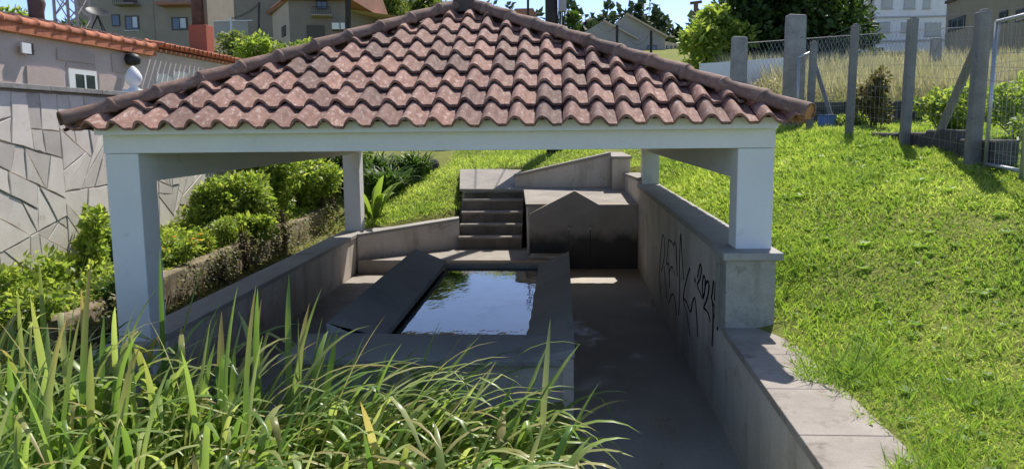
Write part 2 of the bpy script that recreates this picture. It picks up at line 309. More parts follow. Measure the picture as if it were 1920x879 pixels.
# right parapet wall with its coping
t = thing('parapet_wall', (1.57, 10.8, 0), 'concrete parapet wall with black graffiti beside the lawn', 'wall')
MB().box((1.40, 6.86, -.1), (1.76, 14.95, 1.50)).build('wall_body', 'conc', t)
for i in range(7):
    y0 = 6.93+i*1.147; MB().box((1.375, y0, 1.502), (1.79, y0+1.143, 1.567)).build('coping_slab', 'slab', t, bevel=.006)
ped = MB().box((1.385, 6.83, .84), (1.80, 7.3, 1.5)).build('pedestal', 'rough_wall', t, bevel=.012)
MB().box((1.35, 6.78, 1.503), (1.85, 7.33, 1.566)).build('pedestal_cap', 'slab', t, bevel=.008)
strokes = [[(70,490),(60,350),(62,250),(75,90),(82,75),(92,110),(88,230),(70,310)],[(88,280),(100,400),(105,490)],[(118,110),(105,260),(120,265),(125,420)],[(118,100),(140,120),(150,140),(160,120),(168,160),(175,340)],
 [(125,310),(140,280),(160,335)],[(185,600),(190,450),(190,250),(198,65),(205,180),(217,365)],[(120,520),(135,470),(150,465),(162,510),(170,600)],[(258,290),(235,370),(215,490),(240,600),(260,735)],
 [(215,490),(235,510),(262,578),(275,520),(290,485),(300,560),(310,740)],[(292,360),(291,382)],[(310,350),(318,300),(328,265),(335,300),(325,360),(308,400),(330,460),(340,490)],
 [(345,480),(340,400),(350,340),(360,370),(355,450),(345,490)],[(362,400),(375,375),(385,400),(375,480),(350,550),(360,560),(380,590),(393,640)],[(415,375),(405,460),(400,490),(425,560),(420,620)],[(428,390),(420,500)],[(405,500),(412,600),(405,800)],[(440,655),(440,697)]]
gm = MB()
for s in strokes:
    p = [atx(1220+a/3.516, 420+b/3.516, 1.3985) for a, b in s]
    q = [p[0]]
    for i in range(len(p)-1):                                   # smooth the hand-drawn line
        a = p[max(i-1, 0)]; b = p[i]; c = p[i+1]; d = p[min(i+2, len(p)-1)]
        for k in (.34, .67, 1): q.append(.5*((2*b)+(c-a)*k+(2*a-5*b+4*c-d)*k*k+(3*b-a-3*c+d)*k**3))
    for i in range(len(q)-1):
        e = (q[i+1]-q[i]); e = e.normalized() if e.length > 1e-6 else Vector((0, 0, 1)); sd_ = e.cross(Vector((1, 0, 0))); sd_ = Vector((0, sd_.y*.036, sd_.z*.012)); e2 = e*.006
        gm.add([q[i]-sd_-e2, q[i+1]-sd_+e2, q[i+1]+sd_+e2, q[i]+sd_-e2], [(0, 1, 2, 3)])
gm.build('graffiti', 'ink', t, label='black sprayed scrawl reading AEN Ky 2024')
# lower ledge wall towards the viewer
t = thing('ledge_wall', (1.6, 4.8, 0), 'low concrete ledge wall along the channel with pale slab top', 'wall')
MB().hexa([(1.32, 2, -.1), (1.8, 2, -.1), (1.8, 6.83, -.1), (1.40, 6.83, -.1)], [(1.30, 2, .85), (1.8, 2, .85), (1.8, 6.83, .85), (1.385, 6.83, .85)]).build('wall_body', 'conc', t)
for i in range(6):
    y0 = 2+i*.806; xa = 1.27+.1*(y0-2)/4.8; xb = 1.27+.1*(y0+.8-2)/4.8
    MB().hexa([(xa, y0, .853), (1.84, y0, .853), (1.84, y0+.80, .853), (xb, y0+.80, .853)], [(xa, y0, .915), (1.84, y0, .915), (1.84, y0+.80, .915), (xb, y0+.80, .915)]).build('ledge_slab', 'pave', t, bevel=.006)
# left low wall
t = thing('left_parapet_wall', (-3.92, 10.8, 0), 'low grey concrete wall beside the overgrown planter', 'wall'); t.name = 'low_side_wall'
MB().box((-4.09, 6.4, -.1), (-3.76, 14.85, .655)).build('wall_body', 'conc', t)
for i in range(6):
    y0 = 6.4+i*1.42; MB().box((-4.12, y0, .658), (-3.73, y0+1.415, .72)).build('coping_slab', 'slab', t, bevel=.006)
# oblique wall from the rear post to the stairs
t = thing('oblique_wall', (-2.9, 15.1, 0), 'stained oblique retaining wall beside the stairs below the grass slope', 'wall')
a0, a1 = (-3.72, 14.44), (-2.03, 15.86)
MB().hexa([(a0[0], a0[1], .0), (a1[0], a1[1], .0), (a1[0]-.05, a1[1]+.28, .0), (a0[0]-.3, a0[1]+.3, .0)], [(a0[0], a0[1], .66), (a1[0], a1[1], .79), (a1[0]-.05, a1[1]+.28, .79), (a0[0]-.3, a0[1]+.3, .66)]).build('wall_body', 'conc', t)
MB().hexa([(a0[0]+.02, a0[1]-.02, .663), (a1[0], a1[1]-.03, .793), (a1[0]-.05, a1[1]+.3, .793), (a0[0]-.3, a0[1]+.32, .663)], [(a0[0]+.02, a0[1]-.02, .72), (a1[0], a1[1]-.03, .85), (a1[0]-.05, a1[1]+.3, .85), (a0[0]-.3, a0[1]+.32, .72)]).build('coping_slab', 'slab', t, bevel=.005)
# pool
t = thing('wash_pool', (-1., 9.4, 0), 'long concrete wash pool with sloping scrubbing slabs and blue water', 'pool')
MB().box((.0, 6.6, 0), (.098, 11.85, .7)).box((-.30, 6.95, 0), (-.0, 11.85, .44)).build('side_wall', 'conc', t)
MB().box((-2.2, 7.41, 0), (-2.1, 12.1, .7)).box((-2.1, 6.95, 0), (-1.80, 12.1, .44)).build('side_wall', 'conc', t)
MB().box((-2.36, 6.62, 0), (-.002, 6.945, .642)).build('front_wall', 'conc', t)
MB().box((-2.42, 6.54, .645), (-.004, 7.40, .70)).build('front_rim', 'slab', t, bevel=.008)
MB().box((-1.78, 12.1, 0), (.0, 12.32, .545)).build('end_wall', 'step', t, bevel=.006)
MB().box((-1.8, 6.95, .0), (-.30, 12.1, .05)).build('pool_bottom', 'conc', t)
def slab(x0, z0, x1, z1, ya, yb):
    return MB().hexa([(x0, ya, z0-.07), (x1, ya, z1-.07), (x1, yb, z1-.07), (x0, yb, z0-.07)], [(x0, ya, z0), (x1, ya, z1), (x1, yb, z1), (x0, yb, z0)])
for ya, yb in ((7.405, 9.0), (9.008, 10.7), (10.708, 12.15)): slab(-2.24, .80, -1.76, .60, ya, yb).build('scrubbing_slab', 'slab', t, bevel=.006)
g2 = random.Random(3)
for ya, yb in ((6.55, 8.3), (8.308, 10.1), (10.108, 11.85)):
    b = MB(); k = 8; vs = []
    for i in range(k+1):
        y = ya+(yb-ya)*i/k; xi = -.34+g2.uniform(-.012, .012); z = .70 if y < 7.4 else .60
        vs += [(xi, y, z-.06), (.105, y, .73), (.105, y, .80), (xi, y, z)]
    fs = []
    for i in range(k):
        for j in range(4): fs.append((i*4+j, i*4+(j+1) % 4, i*4+4+(j+1) % 4, i*4+4+j))
    fs += [(3, 2, 1, 0), tuple(range(k*4, k*4+4))]; b.add(vs, fs).build('scrubbing_slab', 'slab', t)
MB().prism([(-2.24, 7.40, .701), (-1.86, 7.40, .701), (-1.80, 7.40, .61), (-1.765, 7.40, .601), (-2.24, 7.40, .80)], (0, .012, 0)).build('slab_end', 'slab', t)
nx, ny = 30, 90
X, Y = np.meshgrid(np.linspace(-1.80, -.30, nx), np.linspace(6.95, 12.1, ny)); V = np.stack([X, Y, np.full_like(X, .50)], -1).reshape(-1, 3)
i = (np.arange(ny-1)[:, None]*nx+np.arange(nx-1)[None]).ravel(); np_mesh('water', V, np.stack([i, i+1, i+nx+1, i+nx], 1), 'water', parent=t, smooth=True)
# stairs
t = thing('staircase', (-1.4, 16.2, .25), 'concrete steps climbing from the platform to the lawn', 'stairs')
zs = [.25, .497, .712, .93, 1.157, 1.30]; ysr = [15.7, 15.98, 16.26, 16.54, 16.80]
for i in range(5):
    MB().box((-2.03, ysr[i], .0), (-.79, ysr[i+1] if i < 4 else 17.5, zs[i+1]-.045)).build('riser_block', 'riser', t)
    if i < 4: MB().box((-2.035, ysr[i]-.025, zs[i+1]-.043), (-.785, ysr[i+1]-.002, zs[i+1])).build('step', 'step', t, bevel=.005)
MB().hexa([(-2.12, 16.72, 1.303), (-.76, 16.72, 1.303), (-.9, 18.25, 1.62), (-2.3, 18.25, 1.62)], [(-2.12, 16.72, 1.36), (-.76, 16.72, 1.345), (-.9, 18.25, 1.69), (-2.3, 18.25, 1.69)]).build('top_slab', 'step', t, bevel=.006)
MB().hexa([(-2.2, 16.9, .5), (-.85, 16.9, .5), (-.9, 18.2, .5), (-2.2, 18.2, .5)], [(-2.08, 16.9, 1.30), (-.85, 16.9, 1.30), (-.92, 18.2, 1.62), (-2.2, 18.2, 1.62)]).build('ramp_base', 'conc', t)
# fountain
t = thing('fountain', (.3, 15.5, 0), 'concrete fountain block with a gabled dark stained front', 'fountain')
MB().hexa([(-.63, 15.02, 0), (1.39, 15.02, 0), (1.39, 16.9, 0), (-.76, 16.9, 0)], [(-.63, 15.02, 1.14), (1.39, 15.02, 1.14), (1.39, 16.9, 1.30), (-.76, 16.9, 1.30)]).build('block', 'conc', t)
MB().hexa([(-.67, 15.005, 1.143), (1.39, 15.005, 1.143), (1.39, 16.9, 1.303), (-.80, 16.9, 1.303)], [(-.67, 15.005, 1.20), (1.39, 15.005, 1.20), (1.39, 16.9, 1.37), (-.80, 16.9, 1.37)]).build('top_slab', 'step', t, bevel=.005)
MB().prism([(-.60, 14.86, 0), (1.395, 14.86, 0), (1.395, 14.86, 1.20), (.68, 14.86, 1.20), (.24, 14.86, 1.455), (-.60, 14.86, 1.03)][::-1], (0, .142, 0)).build('gable_front', 'fount', t, bevel=.008)
for x in (.13, .52):
    b = MB(); b.tube([(x, 14.88, .80), (x, 14.70, .79), (x, 14.66, .765)], .02, 10).build('spout', 'galv', t, smooth=True)
    MB().tube([(x, 14.65, .76), (x, 14.63, .6), (x, 14.62, .02)], [.007, .006, .005], 6).build('water_jet', 'water', t, smooth=True)
MB().box((-.58, 14.45, 0), (.09, 14.857, .30)).build('trough', 'conc', t, bevel=.01)
# walls behind the fountain
t = thing('sloped_wall', (0, 17., 1.2), 'retaining wall with sloping top behind the fountain', 'wall')
MB().prism([(-.98, 16.92, 1.0), (1.03, 16.92, 1.0), (1.03, 16.92, 2.03), (-.98, 16.92, 1.585)][::-1], (0, .28, 0)).build('wall_body', 'conc', t)
MB().hexa([(-1.0, 16.89, 1.585), (1.02, 16.89, 2.034), (1.02, 17.23, 2.034), (-1.0, 17.23, 1.585)], [(-1.0, 16.89, 1.64), (1.02, 16.89, 2.088), (1.02, 17.23, 2.088), (-1.0, 17.23, 1.64)]).build('coping_slab', 'step', t, bevel=.005)
t = thing('back_wall', (1.2, 19, 1.2), 'thick concrete wall running back uphill from the fountain corner', 'wall')
MB().box((1.035, 16.65, 1.0), (1.40, 21.5, 1.95)).build('wall_body', 'conc', t)
for i in range(4): MB().box((1.02, 16.62+i*1.22, 1.953), (1.43, 16.62+i*1.22+1.216, 2.01)).build('coping_slab', 'step', t, bevel=.005)
for i in range(5): MB().box((1.0, 16.75+i*.9, 1.2), (1.033, 17.05+i*.9, 1.95)).build('buttress_strip', 'step', t)
t = thing('rear_parapet_wall', (1.57, 15.7, 0), 'short raised wall behind the rear post on the graffiti wall', 'wall')
MB().hexa([(1.40, 14.955, 0), (1.76, 14.955, 0), (1.72, 16.62, 0), (1.28, 16.62, 0)], [(1.40, 14.955, 1.62), (1.76, 14.955, 1.62), (1.72, 16.62, 1.62), (1.28, 16.62, 1.62)]).build('wall_body', 'conc', t)
MB().hexa([(1.38, 14.958, 1.623), (1.78, 14.958, 1.623), (1.74, 16.615, 1.623), (1.25, 16.615, 1.623)], [(1.38, 14.958, 1.68), (1.78, 14.958, 1.68), (1.74, 16.615, 1.68), (1.25, 16.615, 1.68)]).build('coping_slab', 'step', t, bevel=.005)

# ------------------------------------------------------------------ pavilion
XL, XR, YF, YB, PW = -4.06, 1.80, 7.0, 15.15, .305
pav = thing('pavilion', (-1.13, 11, 0), 'open white wash house pavilion on four pillars with a clay tiled hip roof', 'pavilion')
for (x, y, z0) in ((XL, YF, .0), (XR-PW, YF, 1.567), (XL, YB-PW, .72), (XR-PW-.03, YB-PW, 1.567)):
    MB().box((x, y, z0), (x+PW, y+PW, 2.43 if y < 8 else 2.30)).build('pillar', 'paint', pav, bevel=.008)
MB().box((XL-.006, YF-.006, 2.433), (XR+.006, YF+PW, 2.70)).build('front_beam', 'paint', pav, bevel=.006)
MB().box((XL, YB-PW, 2.303), (XR, YB, 2.70)).build('rear_beam', 'paint', pav, bevel=.006)
for x in (XL, XR-PW): MB().box((x+.004, YF+PW+.002, 2.17), (x+PW-.004, YB-PW-.002, 2.70)).build('side_beam', 'paint', pav, bevel=.006)
RX0, RX1, RY0, RY1 = -4.27, 2.0, 6.74, 15.41; HALF = (RX1-RX0)/2; XC = (RX0+RX1)/2
TAN = .440; TH = math.atan(TAN); ZE = 2.598; ZA = ZE+HALF*TAN
deck = MB()
e = [(RX0+.10, RY0+.10, ZE+.045), (RX1-.10, RY0+.10, ZE+.045), (RX1-.10, RY1-.10, ZE+.045), (RX0+.10, RY1-.10, ZE+.045)]; rf, rb = (XC, RY0+HALF, ZA-.02), (XC, RY1-HALF, ZA-.02)
deck.add(e+[rf, rb], [(0, 1, 4), (1, 2, 5, 4), (2, 3, 5), (3, 0, 4, 5), (3, 2, 1, 0)])
roof = deck.build('roof', 'deck', pav)
TW, TL, EX, TT, RAISE = .2278, .475, .4275, .026, .044
prof = [(0, .004), (.012, .026), (.030, .052), (.050, .068), (.070, .072), (.090, .066), (.110, .049), (.130, .026), (.148, .006), (.165, .0), (.195, .0), (.2268, .001)]
def tile_mesh(seed):
    g = random.Random(seed); vs = []; n = len(prof); rows = 4; jit = [g.uniform(-.0025, .0025) for _ in prof]
    for r in range(rows):
        v = TL*r/(rows-1); wz = RAISE*(1-v/TL); tp = 1-.035*r/(rows-1)
        for (u, h), j in zip(prof, jit): vs.append(((u-.113)*tp+.113, v, h*tp+wz+j))
    for r in range(rows):
        v = TL*r/(rows-1); wz = RAISE*(1-v/TL); tp = 1-.035*r/(rows-1)
        for i, ((u, h), j) in enumerate(zip(prof, jit)):
            vs.append(((u-.113)*tp+.113+(.006 if i < 3 else -.006 if 4 < i < 8 else 0), v, h*tp+wz-TT+j))
    fs = []; B = rows*n
    for r in range(rows-1):
        for i in range(n-1):
            a = r*n+i; fs.append((a, a+1, a+n+1, a+n)); a += B; fs.append((a, a+n, a+n+1, a+1))
    def own(idx, quads):                       # separate vertices keep these edges crisp
        mp = {}
        for q in quads:
            f = []
            for k in q:
                if k not in mp: mp[k] = len(vs); vs.append(vs[k])
                f.append(mp[k])
            fs.append(tuple(f))
    own(0, [(i+1, i, B+i, B+i+1) for i in range(n-1)]); e = (rows-1)*n; own(1, [(e+i, e+i+1, B+e+i+1, B+e+i) for i in range(n-1)])
    own(2, [(r*n, (r+1)*n, B+(r+1)*n, B+r*n) for r in range(rows-1)]); own(3, [(r*n+n-1, B+r*n+n-1, B+(r+1)*n+n-1, (r+1)*n+n-1) for r in range(rows-1)])
    return vs, fs
TMESH = []
for s in range(5):
    b = MB(); b.add(*tile_mesh(s)); me = b.mesh('tile', 'tile')
    me.polygons.foreach_set('use_smooth', [True]*len(me.polygons)); me.update(); TMESH.append(me)
def slope_frame(side):
    c, s = math.cos(TH), math.sin(TH)
    if side == 'front': U, Vv, O = Vector((1, 0, 0)), Vector((0, c, s)), Vector((RX0, RY0, ZE))
    if side == 'right': U, Vv, O = Vector((0, 1, 0)), Vector((-c, 0, s)), Vector((RX1, RY0, ZE))
    if side == 'left': U, Vv, O = Vector((0, -1, 0)), Vector((c, 0, s)), Vector((RX0, RY1, ZE))
    if side == 'back': U, Vv, O = Vector((-1, 0, 0)), Vector((0, -c, s)), Vector((RX1, RY1, ZE))
    return U, Vv, U.cross(Vv), O
def tiles(side, length, single):
    U, Vv, Nn, O = slope_frame(side); g = random.Random(7); nrow = 8; ncol = int(round(length/TW)); off = (length-ncol*TW)/2
    joined = MB(); cth = math.cos(TH)
    for r in range(nrow):
        for cidx in range(-1, ncol+1):
            u0 = off+cidx*TW; v0 = r*EX
            lo = v0*cth; hi = (v0+TL)*cth               # plan distance from the eave = plan distance of the hip from the corner
            if u0+TW < lo+.07 or u0 > length-lo-.07: continue
            if v0 > HALF/cth-.12: continue
            p = O+U*u0+Vv*v0+Nn*(.02+g.uniform(-.002, .003))
            mw = Matrix((U, Vv, Nn)).transposed().to_4x4(); mw.translation = p
            sl = 2.2 if g.random() < .12 else 1; mw = mw @ Matrix.Translation((0, g.uniform(-.008, .008)*sl, 0)) @ Matrix.Rotation(g.uniform(-.014, .014)*sl, 4, 'Z') @ Matrix.Rotation(g.uniform(-.007, .007), 4, 'X') @ Matrix.Rotation(g.uniform(-.02, .02), 4, 'Y')
            cut = u0 < hi+.03 or u0+TW > length-hi-.03
            me = TMESH[g.randrange(5)]
            if cut or not single:
                bm = bmesh.new(); bm.from_mesh(me)
                if cut:
                    for (no, d) in ((Vector((1, -1, 0)), .05), (Vector((-1, -1, 0)), None)):
                        # planes of the two hips in tile coordinates (u, v): u = v*cos + .05 and u = length - v*cos - .05
                        pl = Vector((.045-u0, -v0, 0)) if d else Vector((length-.045-u0, -v0, 0)); nn = Vector((1, -cth, 0)) if d else Vector((-1, -cth, 0))
                        bmesh.ops.bisect_plane(bm, geom=bm.verts[:]+bm.edges[:]+bm.faces[:], plane_co=pl, plane_no=nn, clear_inner=True)
                    ridge = HALF/cth-.02-v0
                    bmesh.ops.bisect_plane(bm, geom=bm.verts[:]+bm.edges[:]+bm.faces[:], plane_co=(0, ridge, 0), plane_no=(0, -1, 0), clear_inner=True)
                    if len(bm.faces) < 6: bm.free(); continue
                if single:
                    me = bpy.data.meshes.new('tile'); bm.to_mesh(me); me.materials.append(M['tile']); me.polygons.foreach_set('use_smooth', [True]*len(me.polygons)); bm.free()
                else:
                    vs = [mw @ v.co for v in bm.verts]; bm.verts.index_update(); joined.add(vs, [[v.index for v in f.verts] for f in bm.faces]); bm.free(); continue
            o = bpy.data.objects.new('tile', me); put(o, roof); o.matrix_world = mw
    if not single: joined.build('tile_courses', 'tile', roof, smooth=False, kind='stuff')
tiles('front', RX1-RX0, True)
for s_, l_ in (('right', RY1-RY0), ('left', RY1-RY0), ('back', RX1-RX0)): tiles(s_, l_, False)
MB().box((XL+.02, RY0+.085, ZE-.0), (XR-.02, YF-.008, ZE+.09)).build('eave_fill', 'paint', pav)
# hip and ridge barrels
def barrel_mesh(L, r0, r1, closed=False):
    k = 13; vs = []; fs = []; st = [(0, r0), (.012, r0*1.02), (L*.5, (r0+r1)/2), (L-.075, r1*1.02), (L-.06, r1*1.30), (L-.03, r1*1.34), (L-.012, r1*1.12), (L, r1)]
    for (v, r) in st:
        for j in range(k): a = math.radians(-22+224*j/(k-1)); vs.append((math.cos(a)*r, v, math.sin(a)*r))
    n = len(vs)
    for (v, r) in st:
        for j in range(k): a = math.radians(-22+224*j/(k-1)); vs.append((math.cos(a)*(r-.013), v, math.sin(a)*(r-.013)))
    for i in range(len(st)-1):
        for j in range(k-1): a = i*k+j; fs += [(a+1, a, a+k, a+k+1), (n+a, n+a+1, n+a+k+1, n+a+k)]
        fs += [(i*k, n+i*k, n+(i+1)*k, (i+1)*k), (n+i*k+k-1, i*k+k-1, (i+1)*k+k-1, n+(i+1)*k+k-1)]
    for j in range(k-1): fs.append((j, j+1, n+j+1, n+j)); a = (len(st)-1)*k+j; fs.append((a+1, a, n+a, n+a+1))
    b = MB(); b.add(vs, fs); return b.mesh('hip_tile', 'hip', True)
def lay(p, q, count, label, side_tilt=0):
    p, q = Vector(p), Vector(q); d = (q-p); L = d.length/count; me = barrel_mesh(L+.05, .088, .074); d.normalize(); g = random.Random(9)
    xx = d.cross(Vector((0, 0, 1))).normalized(); zz = xx.cross(d)
    for i in range(count):
        o = bpy.data.objects.new(label, me); put(o, roof); mw = Matrix((xx, d, zz)).transposed().to_4x4(); mw.translation = p+d*L*i+zz*(.015-.012*(i % 2)*0+g.uniform(-.004, .004)); o.matrix_world = mw @ Matrix.Rotation(g.uniform(-.01, .01), 4, 'Z') @ Matrix.Rotation(-.022, 4, 'X')
HZ = .10
cor = [Vector((RX0, RY0, ZE+HZ)), Vector((RX1, RY0, ZE+HZ)), Vector((RX1+.03, RY1+.03, ZE+HZ)), Vector((RX0-.03, RY1+.03, ZE+HZ))]
ap = [Vector((XC, RY0+HALF, ZA+HZ)), Vector((XC, RY1-HALF, ZA+HZ))]
for c_, a_ in ((0, 0), (1, 0), (2, 1), (3, 1)): lay(cor[c_], ap[a_], 11, 'hip_tile')
lay(ap[0]+Vector((0, -.1, .02)), ap[1]+Vector((0, .1, .02)), 5, 'ridge_tile')
# closed angular end piece of the ridge, and the orange mortar plug at the right hip
a = ap[0]+Vector((0, -.17, .0)); pr = [(-.125, -.10), (.125, -.10), (.135, .03), (.075, .125), (-.075, .125), (-.135, .03)]
MB().prism([(a.x+x, a.y, a.z+z) for x, z in pr][::-1], (0, .16, 0)).build('ridge_end_cap', 'deck', roof, bevel=.01)
hd = (ap[0]-cor[1]).normalized(); hx = hd.cross(Vector((0, 0, 1))).normalized(); hz = hx.cross(hd)
def plug(c, d, xx, zz, mat):
    MB().prism([c+d*.012+xx*(math.cos(t)*.075)+zz*(math.sin(t)*.075+.012) for t in [math.radians(-40+260*i/12) for i in range(13)]], d*.05).build('mortar_plug', mat, roof)
plug(cor[1], hd, hx, hz, 'fresh'); hd2 = (ap[0]-cor[0]).normalized(); hx2 = hd2.cross(Vector((0, 0, 1))).normalized(); plug(cor[0]+hd2*.25, hd2, hx2, hx2.cross(hd2), 'deck')

# ------------------------------------------------------------------ stone-faced garden wall on the left
def clip(poly, a, b, c):                       # keep a*y+b*z<=c
    out = []
    for i in range(len(poly)):
        p, q = poly[i], poly[(i+1) % len(poly)]; dp = a*p[0]+b*p[1]-c; dq = a*q[0]+b*q[1]-c
        if dp <= 0: out.append(p)
        if dp*dq < 0: k = dp/(dp-dq); out.append((p[0]+(q[0]-p[0])*k, p[1]+(q[1]-p[1])*k))
    return out
def area(p): return abs(sum(p[i][0]*p[(i+1) % len(p)][1]-p[(i+1) % len(p)][0]*p[i][1] for i in range(len(p))))/2
def crazy(y0, y1, z0, z1, n, seed, joint=.011, top_square=0):
    """random straight cuts, so that joints meet in Ts and the stones are uneven"""
    g = random.Random(seed); mean = (y1-y0)*(z1-z0)/n; todo = []; done = []; y = y0
    while y < y1: w_ = min(g.uniform(1.2, 2.), y1-y); todo.append([(y, z0), (y+w_, z0), (y+w_, z1), (y, z1)]); y += w_
    while todo:
        p = todo.pop(); A = area(p)
        if A < mean*g.uniform(.75, 2.3) and max(math.dist(p[i], p[(i+1) % len(p)]) for i in range(len(p))) < 3.2*math.sqrt(mean): done.append(p); continue
        cy = sum(q[0] for q in p)/len(p); cz = sum(q[1] for q in p)/len(p); w_ = max(q[0] for q in p)-min(q[0] for q in p); h_ = max(q[1] for q in p)-min(q[1] for q in p)
        base = 0 if w_ > h_ else math.pi/2; sq = cz > z1-top_square
        a_ = base+g.gauss(0, .12 if sq else .55); ny, nz = math.cos(a_), math.sin(a_); cy += g.uniform(-.16, .16)*w_; cz += g.uniform(-.16, .16)*h_; c = ny*cy+nz*cz
        for sg in (1, -1):
            q = clip(p, sg*ny, sg*nz, sg*c)
            if len(q) >= 3 and area(q) > 1e-4: todo.append(q)
    out = []
    for p in done:
        q = p; 
        if sum(p[i][0]*p[(i+1) % len(p)][1]-p[(i+1) % len(p)][0]*p[i][1] for i in range(len(p))) < 0: p = p[::-1]; q = p
        for i in range(len(p)):
            a_, b_ = p[i], p[(i+1) % len(p)]; L = math.dist(a_, b_)
            if L < 1e-5: continue
            ny, nz = (b_[1]-a_[1])/L, -(b_[0]-a_[0])/L; q = clip(q, ny, nz, ny*a_[0]+nz*a_[1]-joint*g.uniform(.5, 1.5))
            if len(q) < 3: break
        if len(q) >= 3 and area(q) > .004: out.append(q)
    return out
WX = -6.3
wall = thing('stone_faced_wall', (WX-.15, 12, .3), 'tall garden wall faced with pale irregular flat stones', 'wall')
MB().box((WX-.35, 5.2, .2), (WX, 17.5, 3.12)).build('wall_core', 'mortar', wall)
g = random.Random(21)
for poly in crazy(7.2, 16.8, .35, 3.10, 235, 4, .0065, .45):
    th = g.uniform(.010, .022); c = (sum(p[0] for p in poly)/len(poly), sum(p[1] for p in poly)/len(poly)); n = len(poly)
    # chipped, slightly wavering outline with a rounded-off front edge
    out = []
    for i in range(n):
        p, q = poly[i], poly[(i+1) % n]; L = math.hypot(q[0]-p[0], q[1]-p[1]); out.append(p)
        if L > .16: k = g.uniform(.35, .65); nrm = ((q[1]-p[1])/L, -(q[0]-p[0])/L); e = g.uniform(-.014, .002); out.append((p[0]+(q[0]-p[0])*k+nrm[0]*e, p[1]+(q[1]-p[1])*k+nrm[1]*e))
    n = len(out); b = MB(); tx = g.uniform(-.03, .03); tz = g.uniform(-.03, .03)
    ring = lambda x, sc_: [(WX+x+(tx*(y-c[0])+tz*(z-c[1]))*.25*(x > .01), c[0]+(y-c[0])*sc_, c[1]+(z-c[1])*sc_) for y, z in out]
    vs = ring(.002, 1.)+ring(th*.6, .996)+ring(th, .984)
    fs = [tuple(range(2*n, 3*n))]+[(a*n+i, a*n+(i+1) % n, (a+1)*n+(i+1) % n, (a+1)*n+i) for a in (0, 1) for i in range(n)]
    b.add(vs, fs).build('stone', 'stone', wall)
for i in range(11):
    y0 = 5.2+i*1.12; z = 3.11+.012*(y0-8.7) if y0 > 8 else 3.11
    MB().box((WX-.42, y0, 3.123), (WX+.07, y0+1.115, 3.185)).build('coping_slab', 'granite', wall, bevel=.006)
# white pine-cone finial on the coping
f0 = Vector((WX-.15, 12.05, 3.186))
fin = thing('cone_finial', f0, 'white ornamental pine cone finial on the wall coping', 'ornament')
MB().box((f0.x-.13, f0.y-.13, f0.z), (f0.x+.13, f0.y+.13, f0.z+.06)).build('base', 'white', fin, bevel=.01)
MB().lathe([(.10, .06), (.06, .09), (.05, .11), (.10, .15), (.125, .21), (.115, .27), (.085, .33), (.045, .38), (.01, .41)], f0, 14).build('cone', 'white', fin, smooth=True)

# ------------------------------------------------------------------ planter between the wash house and the wall
pl = thing('planter_wall', (-5.1, 13, .3), 'crumbling brown planter wall hung with weeds', 'wall')
g = random.Random(8)
for i in range(11):                            # rough coursed stones, uneven tops
    y0 = 7.6+i*1.0; zt = .80+.019*(y0-9)+g.uniform(-.02, .02)
    MB().hexa([(-5.22, y0, .2), (-4.98+g.uniform(-.02, .03), y0, .2), (-4.98+g.uniform(-.02, .03), y0+.99, .2), (-5.22, y0+.99, .2)], [(-5.22, y0, zt), (-5.0+g.uniform(-.02, .02), y0, zt), (-5.0+g.uniform(-.02, .02), y0+.99, zt+.02), (-5.22, y0+.99, zt+.02)]).build('block', 'brown', pl, bevel=.02)
gw = np.random.default_rng(3)
def wallweeds(n):
    y = gw.uniform(8, 17, n); z = .42+gw.random(n)**1.2*(.46+.02*(y-8)); keep = np.sin(y*2.3+1)+np.sin(y*5.1)+gw.normal(size=n)*.9 > -.2; y, z = y[keep], z[keep]; n = len(y)
    P = np.stack([np.full(n, -4.95)+gw.random(n)*.12, y, z], 1); D = unit(np.stack([.6+gw.random(n)*.6, gw.normal(size=n)*.6, gw.normal(size=n)*.5-.2], 1)); Nn = unit(gw.normal(size=(n, 3))*.5+np.array([.6, 0, 1]))
    s = .03+.035*gw.random(n); V, Fq = leaf_cards(P, D, Nn, s, s*.75); return V, Fq, n
V, Fq, n = wallweeds(5200)
np_mesh('wall_weeds', V, Fq, 'weed', {'rnd': ('FACE', gw.random(n))}, kind='stuff', label='small pale weeds hanging on the brown planter wall', cat='weeds')
# dead hanging stems
for i, (y, h) in enumerate(((12.1, .75), (13.9, .8), (17.0, .95), (11.2, .5))):
    t = thing('dead_climber', (-4.93, y, .3), ['tall dark dead climber hanging on the planter wall', 'dark dead climber in the middle of the planter wall', 'dead climber near the rear post by the planter', 'short dead climber low on the planter wall'][i], 'plant')
    b = MB(); gg = random.Random(40+i)
    for k in range(16):
        yy = y+gg.uniform(-.12, .12); b.tube([(-4.95+gg.uniform(0, .06), yy, .35+h+gg.uniform(-.15, .1)), (-4.92+gg.uniform(0, .05), yy+gg.uniform(-.06, .06), .35+h*.5), (-4.9, yy+gg.uniform(-.08, .08), .32)], .007, 4)
    b.build('stem', 'dead', t); foliage('dry_leaf_mass', [(-4.9, y, .4+h*.6)], [(.06, .13, h*.45)], 260, .05, .5, 'dead', t, droop=.9, seed=60+i)
gc = np.random.default_rng(23); n = 9000; yy = gc.uniform(7.5, 20, n); xx = gc.uniform(-6.25, -5.15, n); P = np.stack([xx, yy, terrain(xx, yy)+gc.random(n)*.16*(1+np.sin(yy*3))], 1)
ss = .05+.07*gc.random(n); V, Fq = leaf_cards(P, unit(gc.normal(size=(n, 3))+np.array([.3, 0, .4])), unit(gc.normal(size=(n, 3))*.5+np.array([0, 0, 1])), ss, ss*.6)
np_mesh('ground_cover', V, Fq, 'shrub', {'rnd': ('FACE', gc.random(n))}, kind='stuff', label='low leafy ground cover in the planter below the stone wall', cat='plants')
n = 5000; yy = gc.uniform(6.5, 17, n); xx = gc.uniform(-4.97, -4.12, n); P = np.stack([xx, yy, terrain(xx, yy)+gc.random(n)*.05], 1); ss = .03+.06*gc.random(n)
